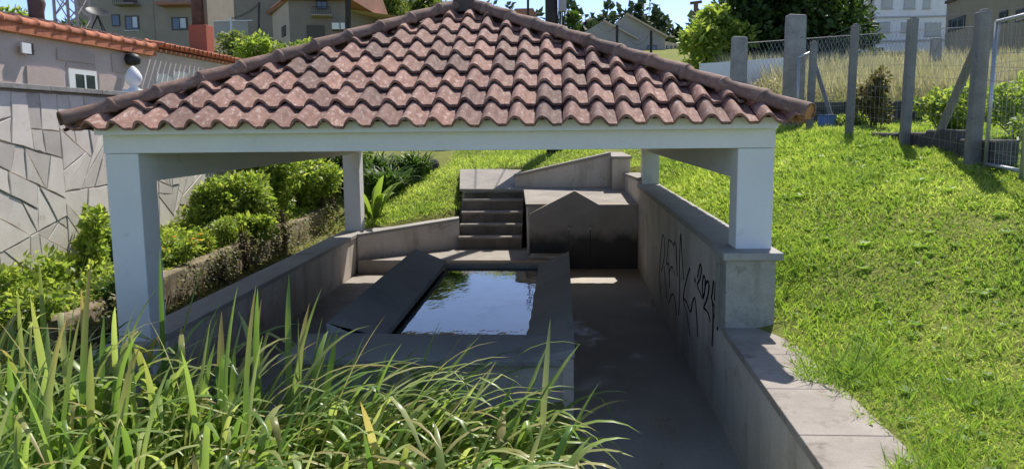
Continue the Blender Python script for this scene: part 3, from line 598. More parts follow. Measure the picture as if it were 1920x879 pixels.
V, Fq = leaf_cards(P, unit(gc.normal(size=(n, 3))*np.array([1, 1, .4])), unit(gc.normal(size=(n, 3))*.4+np.array([0, 0, 1])), ss, ss*.6)
np_mesh('leaf_litter', V, Fq, 'weed', {'rnd': ('FACE', gc.random(n))}, kind='stuff', label='dry leaf litter in the trench behind the low side wall', cat='leaves')
def bush(name, label, cat, x, y, rx, rz, n, L, ratio, mat, seed, z=None, group=None, ry=None, clumps=7, up=.3, flowers=None, shell=.35):
    z = gz(x, y) if z is None else z; t = thing(name, (x, y, z), label, cat, group); gg = random.Random(seed); ry = ry or rx; cs = []; rs = []
    for k in range(clumps):
        a = gg.uniform(0, 6.28); q = gg.uniform(.1, .72); cz = gg.uniform(.3, .85); cs.append((x+math.cos(a)*rx*q, y+math.sin(a)*ry*q, z+rz*cz)); s = gg.uniform(.16, .46); rs.append((rx*s, ry*s, rz*s*.75))
    b = MB()
    for c in cs: b.tube([(x+gg.uniform(-.06, .06), y+gg.uniform(-.06, .06), z-.05), ((x+c[0])/2, (y+c[1])/2, z+(c[2]-z)*.6), c], [.012, .009, .004], 5)
    b.build('stem', 'bark', t); foliage('foliage', cs, rs, n, L, ratio, mat, t, up=up, seed=seed, shell=shell)
    if flowers:
        for k in range(flowers[0]):
            c = gg.choice(cs); p = Vector(c)+Vector((gg.uniform(.0, .7)*rx*.5, gg.uniform(-.5, .5)*ry*.5, rz*.22)); MB().lathe([(.004, -.01), (.03, .006), (.012, .014)], p, 8).build('flower', flowers[1], t)
    return t
for i, a in enumerate([
 ('yellow-green leafy shrub over the near end of the planter', -5.55, 14.0, .5, .95, 1500, 'shrub'), ('tall bright shrub in the middle of the planter', -5.5, 15.1, .55, 1.05, 1700, 'shrub'),
 ('bushy shrub with pale tips beside the rear post by the planter', -5.45, 16.3, .6, 1.1, 1700, 'shrub'), ('dark green shrub behind the planter shrubs', -5.6, 17.5, .7, 1.15, 1600, 'shrub2'),
 ('shrub climbing towards the stone wall behind the planter', -5.95, 14.9, .35, 1.5, 1200, 'shrub'), ('dark shrub half hidden by the rear post by the planter', -5.0, 18.4, .6, 1.0, 1300, 'shrub2'),
 ('rounded bright shrub against the stone wall', -5.8, 13.2, .45, .8, 1500, 'shrub'), ('leafy shrub spilling from the far end of the planter', -5.1, 16.9, .5, .75, 1500, 'shrub'), ('low shrub hanging over the planter wall edge', -5.15, 13.0, .32, .45, 800, 'shrub')]):
    bush('leafy_shrub', a[0], 'shrub', a[1], a[2], a[3]*1.2, a[4]*1.12, a[5]*2, .10, .5, a[6], 100+i, clumps=20)
for i, a in enumerate([('marigold patch with yellow flowers beside the front pillar among the irises', -5.3, 10.6, .38, .42), ('marigold patch with yellow flowers on the planter', -5.3, 11.5, .35, .36), ('feathery weed patch at the planter corner', -5.25, 12.3, .3, .38)]):
    bush('flower_patch', a[0], 'flowers', a[1], a[2], a[3], a[4], 1300, .07, .35, 'shrub', 130+i, flowers=(9, 'flower') if i < 2 else None)
for i, a in enumerate([('sprawling weed bush at the foot of the stone wall beside the pillar', -5.75, 9.6, .42, .75, 'shrub'), ('low weeds at the near foot of the stone wall', -5.85, 8.4, .5, .4, 'shrub'), ('dark weed bush between pillar and stone wall', -5.0, 8.8, .4, .55, 'shrub2'), ('weeds between the stone wall and the irises', -5.4, 7.6, .5, .35, 'shrub'), ('pale trailing weeds beside the front pillar among the irises', -4.7, 7.6, .4, .4, 'weed'), ('weed tuft under the stone wall beyond the pillar', -5.9, 10.2, .4, .55, 'shrub')]):
    bush('weed_bush', a[0], 'weeds', a[1], a[2], a[3], a[4], 1600, .075, .6, a[5], 150+i)

# ------------------------------------------------------------------ strap-leaved plants behind
def strap(base, az, L, wd, bend, tilt, kink=None, seg=8):
    """curved ribbon with a folded middle: verts (3 per station), faces, along"""
    out = []; p = Vector(base); a = tilt; h = Vector((math.cos(az), math.sin(az), 0)); s = Vector((-h.y, h.x, 0)); al = []
    for i in range(seg+1):
        k = i/seg; wv = wd*((.8+.2*min(1, k*2.5)) if k < .55 else max(0, 1-((k-.55)/.45)**2.2))*.5+.0006
        d = h*math.sin(a)+Vector((0, 0, 1))*math.cos(a); nrm = h*math.cos(a)-Vector((0, 0, 1))*math.sin(a)
        out += [p-s*wv, p-nrm*wv*.28, p+s*wv]; al += [k]*3; p = p+d*(L/seg); a += bend/seg*(.35+1.7*k)
        if kink and i == int(kink[0]*seg): a += kink[1]
    fs = []
    for i in range(seg): q = i*3; fs += [(q, q+1, q+4, q+3), (q+1, q+2, q+5, q+4)]
    return out, fs, al
def ribbons(name, specs, mat, parent=None, seed=0, seg=8, **k):
    V = []; Fq = []; A = []; Rn = []; g = np.random.default_rng(seed)
    for sp in specs:
        v, f, a = strap(*sp, seg=seg); o = len(V); V += [tuple(p) for p in v]; Fq += [[i+o for i in q] for q in f]; A += a; Rn += [g.random()]*len(f)
    return np_mesh(name, np.array(V), np.array(Fq), mat, {'rnd': ('FACE', np.array(Rn)), 'along': ('POINT', np.array(A))}, parent, True, **k)
gg = random.Random(77)
for i, (x, y, n, L, lab) in enumerate(((-3.95, 18.0, 150, 1.0, 'big dark strap-leaved clump behind the rear post by the planter'), (-3.5, 19.2, 120, .85, 'strap-leaved clump beside the flagstone path'), (-4.5, 19.4, 120, .9, 'strap-leaved clump behind the planter shrubs'))):
    z = gz(x, y); t = thing('strap_leaf_clump', (x, y, z), lab, 'plant'); MB().lathe([(.22, -.08), (.18, .05), (.05, .10)], (x, y, z), 9).build('crown_base', 'shrub2', t)
    for k in range(60): 
        a = gg.uniform(0, 6.28); ribbons('leaf', [((x+math.cos(a)*.15, y+math.sin(a)*.15, z), a, L*gg.uniform(.7, 1.15), .055, gg.uniform(1.2, 2.3), gg.uniform(.05, .5))], 'shrub2', t, seed=k+i*100, seg=6)
    ribbons('foliage', [((x+gg.gauss(0, .2), y+gg.gauss(0, .2), z), gg.uniform(0, 6.28), L*gg.uniform(.7, 1.1), .05, gg.uniform(1.2, 2.3), gg.uniform(.05, .5)) for k in range(n)], 'shrub2', t, seed=i, seg=6)
t = thing('broad_leaf_plant', (-3.72, 15.75, gz(-3.72, 15.75)), 'broad-leaved lily plant behind the oblique wall', 'plant')
for k in range(20):
    a = gg.uniform(0, 6.28); b0 = Vector((-3.72+math.cos(a)*.1, 15.75+math.sin(a)*.1, t.location.z)); ribbons('leaf', [(b0, a, gg.uniform(.55, 1.05), .15, gg.uniform(.8, 1.7), gg.uniform(.08, .45))], 'shrub', t, seed=k+900)
bush('dark_bush', 'dark rounded bush at the top of the grass slope', 'bush', -3.7, 24.2, .9, .75, 1500, .14, .5, 'shrub2', 171)
# flagstone landing of the garden path
t = thing('flagstone_path', (-3.55, 20.9, 1.4), 'pale flagstone landing at the top of the grass slope', 'path'); g = random.Random(2)
t['kind'] = 'structure'
MB().box((-4.15, 20.35, 1.0), (-3.0, 22.9, 1.56)).build('path_base', 'dark_stone', t)
for poly in crazy(-4.13, -3.02, 20.37, 22.88, 8, 6, .012):
    c = (sum(p[0] for p in poly)/len(poly), sum(p[1] for p in poly)/len(poly)); n = len(poly); MB().prism([(x, y, 1.561) for x, y in poly], (0, 0, g.uniform(.03, .045))).build('flagstone', 'flag', t)
for i, (x, y, s) in enumerate(((-3.45, 19.9, .2), (-3.2, 20.2, .16), (-3.75, 20.1, .22))):
    z = gz(x, y); b = MB().lathe([(s*.7, -.1), (s, .08), (s*.8, .24), (s*.3, .3)], (x, y, z), 7); b.build('edge_rock', 'dark_stone', None, bevel=.03, label=['dark rock below the flagstone landing', 'small dark rock at the edge of the grass slope', 'dark rock beside the strap-leaved clump'][i], cat='rock')

# ------------------------------------------------------------------ iris bed in the foreground
bed = thing('iris_bed', (-2, 4.6, .4), 'dense bed of long arching green and yellowing iris leaves', 'plants')
g = random.Random(12)
def iris_specs(n):
    out = []
    while len(out) < n:
        x = g.uniform(-4.9, -.1); y = g.uniform(3.0, 6.0)
        if x > -.9 and y > 5.3: continue
        r = (x+4.9)/5; tall = g.random()
        az = g.gauss(.15, 1.0) if r > .5 else g.gauss(.0, 1.7)
        L = g.uniform(.6, 1.02)*(1.25 if r < .42 else 1.02 if r < .7 else .92)*(1.05 if y > 4.6 else .68 if y < 3.9 else .85)
        if tall < .2: bend, tilt, L = g.uniform(.1, .6), g.uniform(.0, .22), L*1.18
        elif tall < .6: bend, tilt = g.uniform(.9, 2.1), g.uniform(.02, .4)
        else: bend, tilt = g.uniform(1.9, 3.1), g.uniform(.1, .55)
        if r > .62: tilt += g.uniform(.05, .45); az = g.gauss(.1, .9)
        out.append(((x, y, gz(x, y)-.04), az, L, g.uniform(.028, .054), bend, tilt, (g.uniform(.45, .8), g.uniform(1.0, 2.3)) if g.random() < .22 else None))
    return out
for i, sp in enumerate(sorted(iris_specs(290), key=lambda s: s[0][1])):
    ribbons('leaf', [sp], 'iris', bed, seed=i+3000, seg=10)
ribbons('leaf_mass', iris_specs(880), 'iris', bed, seed=5, seg=9, kind='stuff')
flop = []
for k in range(120):
    x = g.uniform(-2.2, -.25); y = g.uniform(3.7, 5.4); flop.append(((x, y, gz(x, y)-.03), g.gauss(.05, .5), g.uniform(.65, 1.0), g.uniform(.03, .048), g.uniform(1.3, 2.3), g.uniform(.3, .75)))
for k in range(60):
    x = g.uniform(-2.0, -.45); y = g.uniform(4.5, 5.7); flop.append(((x, y, gz(x, y)-.03), g.gauss(.08, .38), g.uniform(.95, 1.3), g.uniform(.026, .042), g.uniform(1.1, 1.9), g.uniform(.25, .6), (g.uniform(.5, .75), g.uniform(.5, 1.3)) if g.random() < .25 else None))
ribbons('fallen_leaf_mass', flop, 'iris', bed, seed=6, seg=10, kind='stuff')
# a few long leaves stand out above the rest
for i, (px, py, y, az, L, bend, tilt) in enumerate(((705, 730, 5.0, .55, 1.15, .25, .62), (640, 760, 4.9, .3, 1.0, .5, .55), (562, 760, 5.2, 0., 1.0, .02, .01), (585, 770, 5.1, .1, .95, 2.6, .0), (245, 700, 4.9, 2.0, .95, .15, .05), (270, 700, 5., .2, .85, 1.4, .1), (870, 780, 4.8, .2, 1.1, 2.1, .45), (900, 800, 4.7, .1, 1.15, 2.2, .6), (820, 790, 4.8, .9, .95, .3, .5))):
    p = at(px, py, y); p.z = gz(p.x, p.y)-.04; ribbons('leaf', [(p, az, L, .036, bend, tilt)], 'iris', bed, seed=4000+i, seg=12)

# ------------------------------------------------------------------ lawn
def blades(n, xr, yr, L, Wd, seed, keep, zmin=None, lean=.9):
    g = np.random.default_rng(seed); x = g.uniform(*xr, n); y = yr[0]+(yr[1]-yr[0])*g.random(n)**1.5; k = keep(x, y, g); x, y = x[k], y[k]; n = len(x); z = terrain(x, y)
    if zmin is not None: z = np.where(x < 1.86, np.where(y < 6.85, np.maximum(z, .91), z), z)
    P = np.stack([x, y, z-.003], 1); D = unit(np.stack([g.normal(size=n)*lean, g.normal(size=n)*lean, .35+g.random(n)*1.1], 1)); Nn = unit(g.normal(size=(n, 3)))
    pat = .75+.25*np.sin(x*2.1+np.sin(y*1.7)*1.5)*np.sin(y*2.6+x); s = L*(.55+.9*g.random(n))*pat*np.clip(y/6, .8, 2.2)
    cl = np.clip(np.sin(x*6.3+2.1*np.sin(y*3.7))+np.sin(y*5.9+1.7*np.sin(x*4.3))-.55, 0, 1); near = np.clip((8.5-y)/4, 0, 1); s = s*(1+1.1*cl*(.35+near)+.45*near)
    V, Fq = leaf_cards(P, D, Nn, s, Wd*np.clip(y/6, .8, 2.6)*(.7+.6*g.random(n))); 
    pt = .5+.22*np.sin(x*1.3+2*np.sin(y*.9))+.18*np.sin(x*3.7+y*2.9+np.sin(y*4.1))+.12*np.sin(x*7.3-y*6.1)-.22*near-.3*cl*(.3+near); return V, Fq, np.clip(.12+.45*pt+.42*(g.random(n)-.35), 0, .99)
def right_ok(x, y, g):
    edge = np.where(y < 6.85, 1.69+.09*np.sin(y*3.1)+.06*np.sin(y*7.7)+.04*np.sin(y*17)+g.random(len(x))*.12, 1.80); a = (x > edge)
    thin = .5+.5*np.sin(x*2.3+1.4*np.sin(y*1.9+x))*np.sin(y*2.1-1.1*np.sin(x*2.7)); a = a & (g.random(len(x)) < .45+.75*thin)
    return a & ~((x > 4.95) & (y > 16.9)) & (x < 2.2+y*.62)
def rear_ok(x, y, g):
    a = (y > 17.25) & (x > -.9) & ((x < 1.0) | (x > 1.45) | (y > 21.5)); b = (x < -2.1) & (y > 15.25) & (y-14.95 > (x+3.72)*.86) & (x > -3.8); c = (y > 18.3) & (x > -3.0)
    return (a | b | c) & ~((x > 1.02) & (x < 1.45) & (y < 21.6) & (y > 16.5)) & ~((x > -4.2) & (x < -2.95) & (y > 20.3))
VV = []; FF = []; RR = []; o = 0
for args in ((430000, (1.6, 9), (3.3, 17.2), .048, .0066, 1, right_ok, True), (60000, (-3.9, 4.8), (15., 27), .06, .0065, 2, rear_ok)):
    V, Fq, r = blades(*args); VV.append(V); FF.append(Fq+o); RR.append(r); o += len(V)
np_mesh('lawn_grass', np.concatenate(VV), np.concatenate(FF), 'grass', {'rnd': ('FACE', np.concatenate(RR))}, kind='stuff', label='short bright green lawn grass around the wash house', cat='grass')
V, Fq, r = blades(26000, (1.65, 8), (3.3, 14), .05, .03, 4, right_ok, True, 1.6)
V2, F2, r2 = blades(9000, (1.6, 3.2), (3.3, 8.5), .17, .0085, 14, lambda x, y, g: right_ok(x, y, g) & (g.random(len(x)) < np.exp(-(x-1.7)*2.2)+.12*(np.sin(x*5+y*3) > .75)), True, .8); V = np.concatenate([V, V2]); Fq = np.concatenate([Fq, F2+len(V)-len(V2)]); r = np.concatenate([r, r2])
gr = np.random.default_rng(71); nr = 520; xr_ = gr.uniform(1.9, 7, nr); yr_ = 3.6+gr.random(nr)**1.4*9; kk = xr_ < 2+yr_*.6; xr_, yr_ = xr_[kk], yr_[kk]; nr = len(xr_); k7 = 8
az = (np.arange(k7)*6.283/k7)[None]+gr.random((nr, 1))*6.28+gr.normal(size=(nr, k7))*.25; sz = np.repeat(.035+.06*gr.random(nr)**2, k7)*np.clip(np.repeat(yr_, k7)/7, .8, 1.6); D = unit(np.stack([np.cos(az).ravel(), np.sin(az).ravel(), .25+.45*gr.random(nr*k7)], 1))
P = np.stack([np.repeat(xr_, k7), np.repeat(yr_, k7), np.repeat(terrain(xr_, yr_), k7)+.015], 1); V3, F3 = leaf_cards(P, D, unit(gr.normal(size=(nr*k7, 3))*.2+np.array([0, 0, 1.])), sz, sz*.42); Fq = np.concatenate([Fq, F3+len(V)]); V = np.concatenate([V, V3]); r = np.concatenate([r, np.repeat(gr.random(nr)*.6, k7)])
np_mesh('lawn_weeds', V, Fq, 'clover', {'rnd': ('FACE', r)}, kind='stuff', label='small broad-leaved weeds scattered through the lawn', cat='weeds')

# ------------------------------------------------------------------ fence on the right
def post(name, x, y, zt, wd, label, mat='cpost', lean=(0, 0), group=None):
    z = gz(x, y)-.15; t = MB(); h = wd/2
    t.hexa([(x-h, y-h, z), (x+h, y-h, z), (x+h, y+h, z), (x-h, y+h, z)], [(x-h+lean[0], y-h+lean[1], zt-.03), (x+h+lean[0], y-h+lean[1], zt-.03), (x+h+lean[0], y+h+lean[1], zt-.03), (x-h+lean[0], y+h+lean[1], zt-.03)])
    t.prism([(x-h*.6+lean[0], y-h*.6+lean[1], zt-.032), (x+h*.6+lean[0], y-h*.6+lean[1], zt-.032), (x+h*.6+lean[0], y+h*.6+lean[1], zt-.032), (x-h*.6+lean[0], y+h*.6+lean[1], zt-.032)], (0, 0, .03))
    return t.build(name, mat, None, bevel=.012, label=label, cat='post', group=group)
FP = [(4.73, 9.68, 3.89, .14, 'grey concrete fence post with a slanting brace'), (4.75, 11.61, 4.06, .12, 'concrete fence post beside the olive bush'), (4.62, 13.44, 4.19, .11, 'concrete fence post between the olive bush and the blue drum'), (4.74, 15.96, 4.18, .12, 'concrete fence post next to the granite gate pillar')]
for x, y, zt, wd, lab in FP: post('fence_post', x, y, zt, wd, lab, lean=(.03, 0))
MB().bar((4.86, 11.05, 2.2), (4.80, 9.78, 3.62), .085).build('fence_brace', 'cpost', label='slanting concrete brace propping the fence post', cat='brace', bevel=.008)
MB().bar((5.12, 15.5, 2.4), (4.86, 16.35, 3.95), .075).build('fence_brace', 'cpost', label='slanting brace leaning on the granite gate pillar', cat='brace', bevel=.008)
for (px0, px1, py0, Y, zb, lab) in ((1479, 1514, 26, 16.7, 2.3, 'tall weathered granite gate pillar'), (1375, 1403, 68, 20, 2.3, 'squat granite post behind the roof corner'), (1750, 1768, 70, 24, 3.4, 'granite post standing in the dry grass')):
    a = at(px0, py0, Y); b_ = at(px1, py0, Y); wd = b_.x-a.x
    MB().hexa([(a.x-.02, Y, zb), (b_.x+.02, Y, zb), (b_.x+.02, Y+wd*.8, zb), (a.x-.02, Y+wd*.8, zb)], [(a.x, Y, a.z), (b_.x, Y, a.z-.02), (b_.x, Y+wd*.8, a.z-.03), (a.x, Y+wd*.8, a.z)]).build('granite_post', 'granite', label=lab, cat='post', bevel=.04)
wf = thing('wire_fence', (4.74, 12, 2.2), 'thin wire mesh fence strung along the concrete posts', 'fence')
b = MB(); line = [(4.75, 8.3, 2.05, 3.75), (4.75, 9.68, 2.2, 3.86), (4.76, 11.61, 2.33, 4.03), (4.64, 13.44, 2.45, 4.16), (4.75, 15.96, 2.5, 4.15), (4.78, 16.7, 2.55, 4.2)]
for i in range(len(line)-1):
    p, q = line[i], line[i+1]; A = lambda k, h: Vector((p[0]+(q[0]-p[0])*k, p[1]+(q[1]-p[1])*k, (p[2]+(p[3]-p[2])*h)*(1-k)+(q[2]+(q[3]-q[2])*h)*k))
    for h in range(12): b.tube([A(0, h/11), A(1, h/11)], .0022, 3, False)
    n = int((q[1]-p[1])/.14)
    for k in range(1, n): b.tube([A(k/n, 0), A(k/n, .97)], .0016, 3, False)
b.build('wire_mesh', 'wire', wf, kind='stuff')
gt = thing('metal_gate', (4.8, 9.1, 2.1), 'galvanised steel gate frame beside the braced post', 'gate')
for (y, z1) in ((9.45, 3.72), (8.72, 3.72)): MB().tube([(4.77, y, 2.02), (4.79, y, z1)], .024, 8).build('upright', 'galv', gt, smooth=True)
MB().tube([(4.79, 8.72, 3.72), (4.79, 9.45, 3.72)], .022, 8).build('top_rail', 'galv', gt, smooth=True); MB().tube([(4.77, 8.72, 2.12), (4.77, 9.45, 2.16)], .022, 8).build('bottom_rail', 'galv', gt, smooth=True)
b = MB()
for k in range(1, 9): b.tube([(4.78, 8.72+k*.081, 2.13), (4.79, 8.72+k*.081, 3.7)], .0018, 3, False)
for k in range(1, 17): b.tube([(4.78, 8.73, 2.12+k*.095), (4.78, 9.44, 2.12+k*.095)], .0018, 3, False)
b.build('wire_mesh', 'wire', gt, kind='stuff')
g1 = thing('metal_gate', (4.5, 16.3, 2.5), 'small grey tube gate frame in front of the granite pillar', 'gate')
A_, B_, C_, D_ = at(1494, 245, 16.2), at(1498, 108, 16.2), at(1526, 96, 16.4), at(1520, 245, 16.4)
for n_, p, q in (('upright', A_, B_), ('top_rail', B_, C_), ('upright', C_, D_)): MB().tube([p, q], .026, 8).build(n_, 'galv', g1, smooth=True)
far_f = thing('chain_link_fence', (5.5, 20, 2.6), 'far chain link fence crossing behind the dry grass', 'fence')
b = MB(); p0, p1 = Vector((4.3, 20.1, 3.0)), Vector((11.5, 22.5, 3.6)); H = 1.55
for k in range(70):
    for s_ in (1, -1):
        x0 = p0.lerp(p1, k/70); x1 = p0.lerp(p1, min(1, max(0, (k+s_*8)/70))); b.tube([x0, x1+Vector((0, 0, H))], .0035, 3, False)
b.tube([p0+Vector((0, 0, H)), p1+Vector((0, 0, H))], .008, 4).build('wire_mesh', 'wire', far_f, kind='stuff')
# low stone kerb and the dark wall below the field
t = thing('kerb_stone', (4.9, 10.4, 2.2), 'low dark stone kerb at the foot of the braced post', 'kerb')
for i, (y0, y1, h) in enumerate(((9.3, 10.2, .32), (10.22, 11.1, .3), (11.12, 12.0, .22), (12.02, 13.0, .15))): MB().box((4.80, y0, 1.9), (5.05, y1, gz(4.9, y0)+h)).build('block', 'dark_stone', t, bevel=.025)
t = thing('field_wall', (7.5, 17.1, 2.4), 'dark dry stone wall holding up the field of dry grass', 'wall'); g = random.Random(31)
MB().box((4.95, 17.12, 2.2), (13, 17.45, 3.0)).build('wall_core', 'dark_stone', t)
for row in range(4):
    x = 4.9+g.uniform(0, .1); z0 = 2.32+row*.19
    while x < 11.5:
        w_ = g.uniform(.22, .5); MB().box((x, 17.04+g.uniform(0, .04), z0), (x+w_-.015, 17.13, z0+.175+g.uniform(-.01, .01))).build('stone', 'dark_stone', t, bevel=.018); x += w_
dr = thing('plastic_drum', (4.95, 15.3, 2.4), 'small blue drum standing behind the fence', 'drum'); c = at(1551, 243, 15.2); c.z = gz(c.x, c.y)
MB().lathe([(.16, 0), (.17, .03), (.165, .12), (.175, .14), (.165, .16), (.165, .25), (.15, .28)], c, 16).build('body', 'bluep', dr, smooth=True); MB().lathe([(.155, .282), (.155, .3), (.05, .305)], c, 16).build('lid', 'bluep', dr); dr.location = c
for o_ in dr.children: o_.matrix_parent_inverse = Matrix.Translation(-c)
# shrubs by the fence
for i, a in enumerate([('olive brown bush growing by the fence', 5.35, 14.4, .55, 1.1, 'olive'), ('green shrub below the slanting brace', 5.7, 12.6, .5, .7, 'shrub'), ('green shrub beyond the braced post and its kerb', 6.4, 11.9, .7, .85, 'shrub'), ('leafy hedge plant in front of the dark wall', 6.6, 14.3, .8, .8, 'shrub'), ('tall green shrub tallest in front of the dark wall', 7.9, 14.0, .9, 1.2, 'shrub'), ('shrub beyond the steel gate', 6.0, 10.2, .6, .55, 'shrub'), ('low green weeds beside the blue drum', 5.2, 15.2, .35, .3, 'shrub')]):
    bush('fence_shrub', a[0], 'shrub', a[1], a[2], a[3], a[4], 1700, .085, .55, a[5], 200+i)
c = at(1440, 128, 19.2); bush('dry_bush', 'straw coloured dry bush beside the granite post', 'bush', c.x, 19.2, .55, 1.3, 1500, .09, .4, 'dry', 220, z=2.5)
g = np.random.default_rng(9); n = 22000; x = 4.9+g.random(n)*12; y = 17.5+g.random(n)**1.3*11; k = x < 6+y*.55; x, y = x[k], y[k]; n = len(x)
P = np.stack([x, y, terrain(x, y)-.03], 1); D = unit(np.stack([-.25+g.normal(size=n)*.28, g.normal(size=n)*.28, np.ones(n)], 1)); V, Fq = leaf_cards(P, D, unit(g.normal(size=(n, 3))), .38+.42*g.random(n), .012+.016*g.random(n))
np_mesh('dry_field_grass', V, Fq, 'dry', {'rnd': ('FACE', g.random(n))}, kind='stuff', label='tall straw coloured dry grass filling the field behind the fence', cat='grass')
c = at(1400, 118, 22); MB().hexa([(c.x-1.2, 22, 2.8), (c.x+1.0, 22, 2.8), (c.x+1.0, 22.2, 2.8), (c.x-1.2, 22.2, 2.8)], [(c.x-1.2, 22, c.z-.0), (c.x+1.0, 22, c.z+.12), (c.x+1.0, 22.2, c.z+.12), (c.x-1.2, 22.2, c.z)]).build('white_strip', 'white', label='low white strip behind the squat granite post', cat='wall')  # plain white block for a white stripe of unidentified origin

# ------------------------------------------------------------------ utility pole and wires
pz = gz(-.2, 19.6)
t = thing('utility_pole', (-.2, 19.6, pz), 'dark wooden utility pole with a grey junction box', 'pole')
MB().tube([(-.2, 19.6, pz-.3), (-.26, 19.6, 9.)], [.165, .135], 14).build('pole', 'wood', t, smooth=True)
MB().tube([(-.02, 19.6, pz-.1), (-.02, 19.6, 5.4)], .03, 8).build('conduit', 'galv', t, smooth=True)
MB().box((-.07, 19.42, 5.28), (.12, 19.62, 5.85)).build('junction_box', 'grey', t, bevel=.015)
b = MB()
for i in range(4): b.tube([(-.06+i*.045, 19.5, 5.3), (-.08+i*.05, 19.5, 5.0), (-.05+i*.03, 19.52, 4.6)], .014, 5)
b.build('cable_bundle', 'black', t)
def cable(p, q, sag, label):
    p, q = Vector(p), Vector(q); MB().tube([p.lerp(q, k/16)-Vector((0, 0, sag*4*(k/16)*(1-k/16))) for k in range(17)], .012, 4).build('overhead_cable', 'black', label=label, cat='cable')
cable((-.25, 19.6, 6.6), at(925, -8, 40), .3, 'overhead cable running from the pole into the valley'); cable((-.2, 19.6, 5.9), at(1090, 35, 62), .4, 'overhead cable running from the pole to the gabled house')
cable(at(1095, -10, 46), at(880, -10, 50), 1.2, 'sagging overhead cable above the hill')

# ------------------------------------------------------------------ neighbouring house behind the stone wall
HX = -9.0
hs = thing('neighbour_house', (HX-2, 17, 2), 'stone faced house with red tiled eaves behind the garden wall', 'house')
MB().box((HX-6, 8.5, 1.5), (HX, 27, 4.36)).build('wall', 'housewall', hs)
g = random.Random(14)
for (y0, y1, z0, z1) in [(13.3, 14.35, 3.1, 3.75), (15.45, 16.3, 3.1, 3.75), (14.2, 15.4, 3.9, 4.12), (16.4, 17.3, 3.1, 3.5), (14.45, 15.42, 3.78, 3.9), (12.3, 13.2, 3.1, 3.45), (16.0, 16.9, 3.8, 4.2), (17.7, 18.5, 3.1, 3.9), (18.55, 19.3, 3.1, 4.0), (19.35, 20.2, 3.2, 4.1), (20.25, 21.2, 3.3, 4.1), (21.25, 22.4, 3.3, 4.1), (22.5, 23.5, 3.4, 4.1)]:
    b = MB(); p = [(y0, z0), (y1+g.uniform(-.05, .02), z0), (y1, z1+g.uniform(-.1, .0)), ((y0+y1)/2, z1), (y0+g.uniform(-.02, .06), z1-.03)]; b.prism([(HX+.001, a_, b_) for a_, b_ in p], (g.uniform(.015, .03), 0, 0)).build('facing_stone', 'stone' if y0 > 17.5 else 'housestone', hs)
wn = MB().box((HX+.001, 14.5, 3.1), (HX+.03, 15.4, 3.77)).build('window', 'white', hs); MB().box((HX+.031, 14.7, 3.1), (HX+.035, 15.32, 3.68)).build('pane', 'glass', wn); MB().box((HX+.036, 14.95, 3.1), (HX+.05, 15.0, 3.68)).build('mullion', 'white', wn)
MB().box((HX-6.1, 8.4, 4.36), (HX+.02, 17.62, 4.44)).box((HX-6.1, 17.63, 4.365), (HX+.05, 27.1, 4.43)).build('roof', 'terrac', hs)
roofh = hs.children[-1]
fas = MB().box((HX+.022, 8.4, 4.24), (HX+.14, 17.6, 4.42)).build('fascia', 'redtile', roofh)
me = barrel_mesh(.5, .10, .085); me.materials[0] = M['redtile']
mt = barrel_mesh(.46, .085, .075); mt.materials[0] = M['redtile']
for i in range(20):                             # capping tiles laid along the eave
    o = bpy.data.objects.new('capping_tile', me); put(o, roofh); o.matrix_world = Matrix.Translation((HX+.07, 8.6+i*.45, 4.42))
PT = math.radians(10)
def eave_tile(x, y, z, name, mesh):
    o = bpy.data.objects.new(name, mesh); put(o, roofh); dd = Vector((-math.cos(PT), 0, math.sin(PT))); xx = dd.cross(Vector((0, 0, 1))).normalized(); zz = xx.cross(dd); mw = Matrix((xx, dd, zz)).transposed().to_4x4(); mw.translation = (x, y, z); o.matrix_world = mw
for i in range(26): eave_tile(HX+.28, 17.7+i*.24, 4.46+g.uniform(-.01, .01), 'eave_tile', mt)
b = MB()                                        # the rest of the roof, too small to pick apart
for row in range(7):
    for i in range(75):
        y = 8.7+i*.24; x = HX-.10-row*.42 if y > 17.6 else HX-.15-row*.42; z = 4.47+(row*.42+.2)*math.tan(PT)+g.uniform(-.012, .012)
        vs = []
        for (dx, r) in ((0, .10), (-.46, .085)):
            for j in range(7): a_ = math.pi*j/6; vs.append((x+dx, y+math.cos(a_)*r, z-dx*math.tan(PT)+math.sin(a_)*r-(.03 if dx else 0)))
        b.add(vs, [(j, j+1, j+8, j+7) for j in range(6)]+[tuple(range(7))[::-1]])
b.build('roof_courses', 'hip', roofh, kind='stuff')
MB().hexa([(HX-3.2, 8.5, 4.44), (HX-.1, 8.5, 4.44), (HX-.1, 27, 4.44), (HX-3.2, 27, 4.44)], [(HX-3.2, 8.5, 4.98), (HX-.1, 8.5, 4.45), (HX-.1, 27, 4.45), (HX-3.2, 27, 4.98)]).build('roof_pan', 'terrac', roofh)
# things on and around that house
c = Vector((HX+.06, 13.25, 4.0)); t = thing('flood_lamp', c, 'small square flood lamp on the house wall', 'lamp')
MB().box((c.x+.04, c.y-.14, c.z-.08), (c.x+.07, c.y+.10, c.z+.09)).build('lamp_head', 'white', t); MB().box((c.x-.02, c.y+.11, c.z-.09), (c.x+.08, c.y+.14, c.z+.1)).build('housing', 'black', t); MB().tube([(c.x-.06, c.y+.35, c.z), (c.x+.03, c.y+.1, c.z)], .015, 6).build('arm', 'black', t)
c = Vector((HX+.12, 16.6, 4.12)); t = thing('wall_bracket', c, 'dark round ornament bracket under the eaves of the house', 'ornament')
MB().lathe([(.02, -.16), (.14, -.12), (.17, -.02), (.13, .06), (.03, .1)], c, 12).build('bowl', 'black', t, smooth=True); MB().tube([c+Vector((-.12, 0, .1)), c+Vector((.02, 0, .18)), c+Vector((0, 0, .05))], .015, 6).build('arm', 'rust', t)
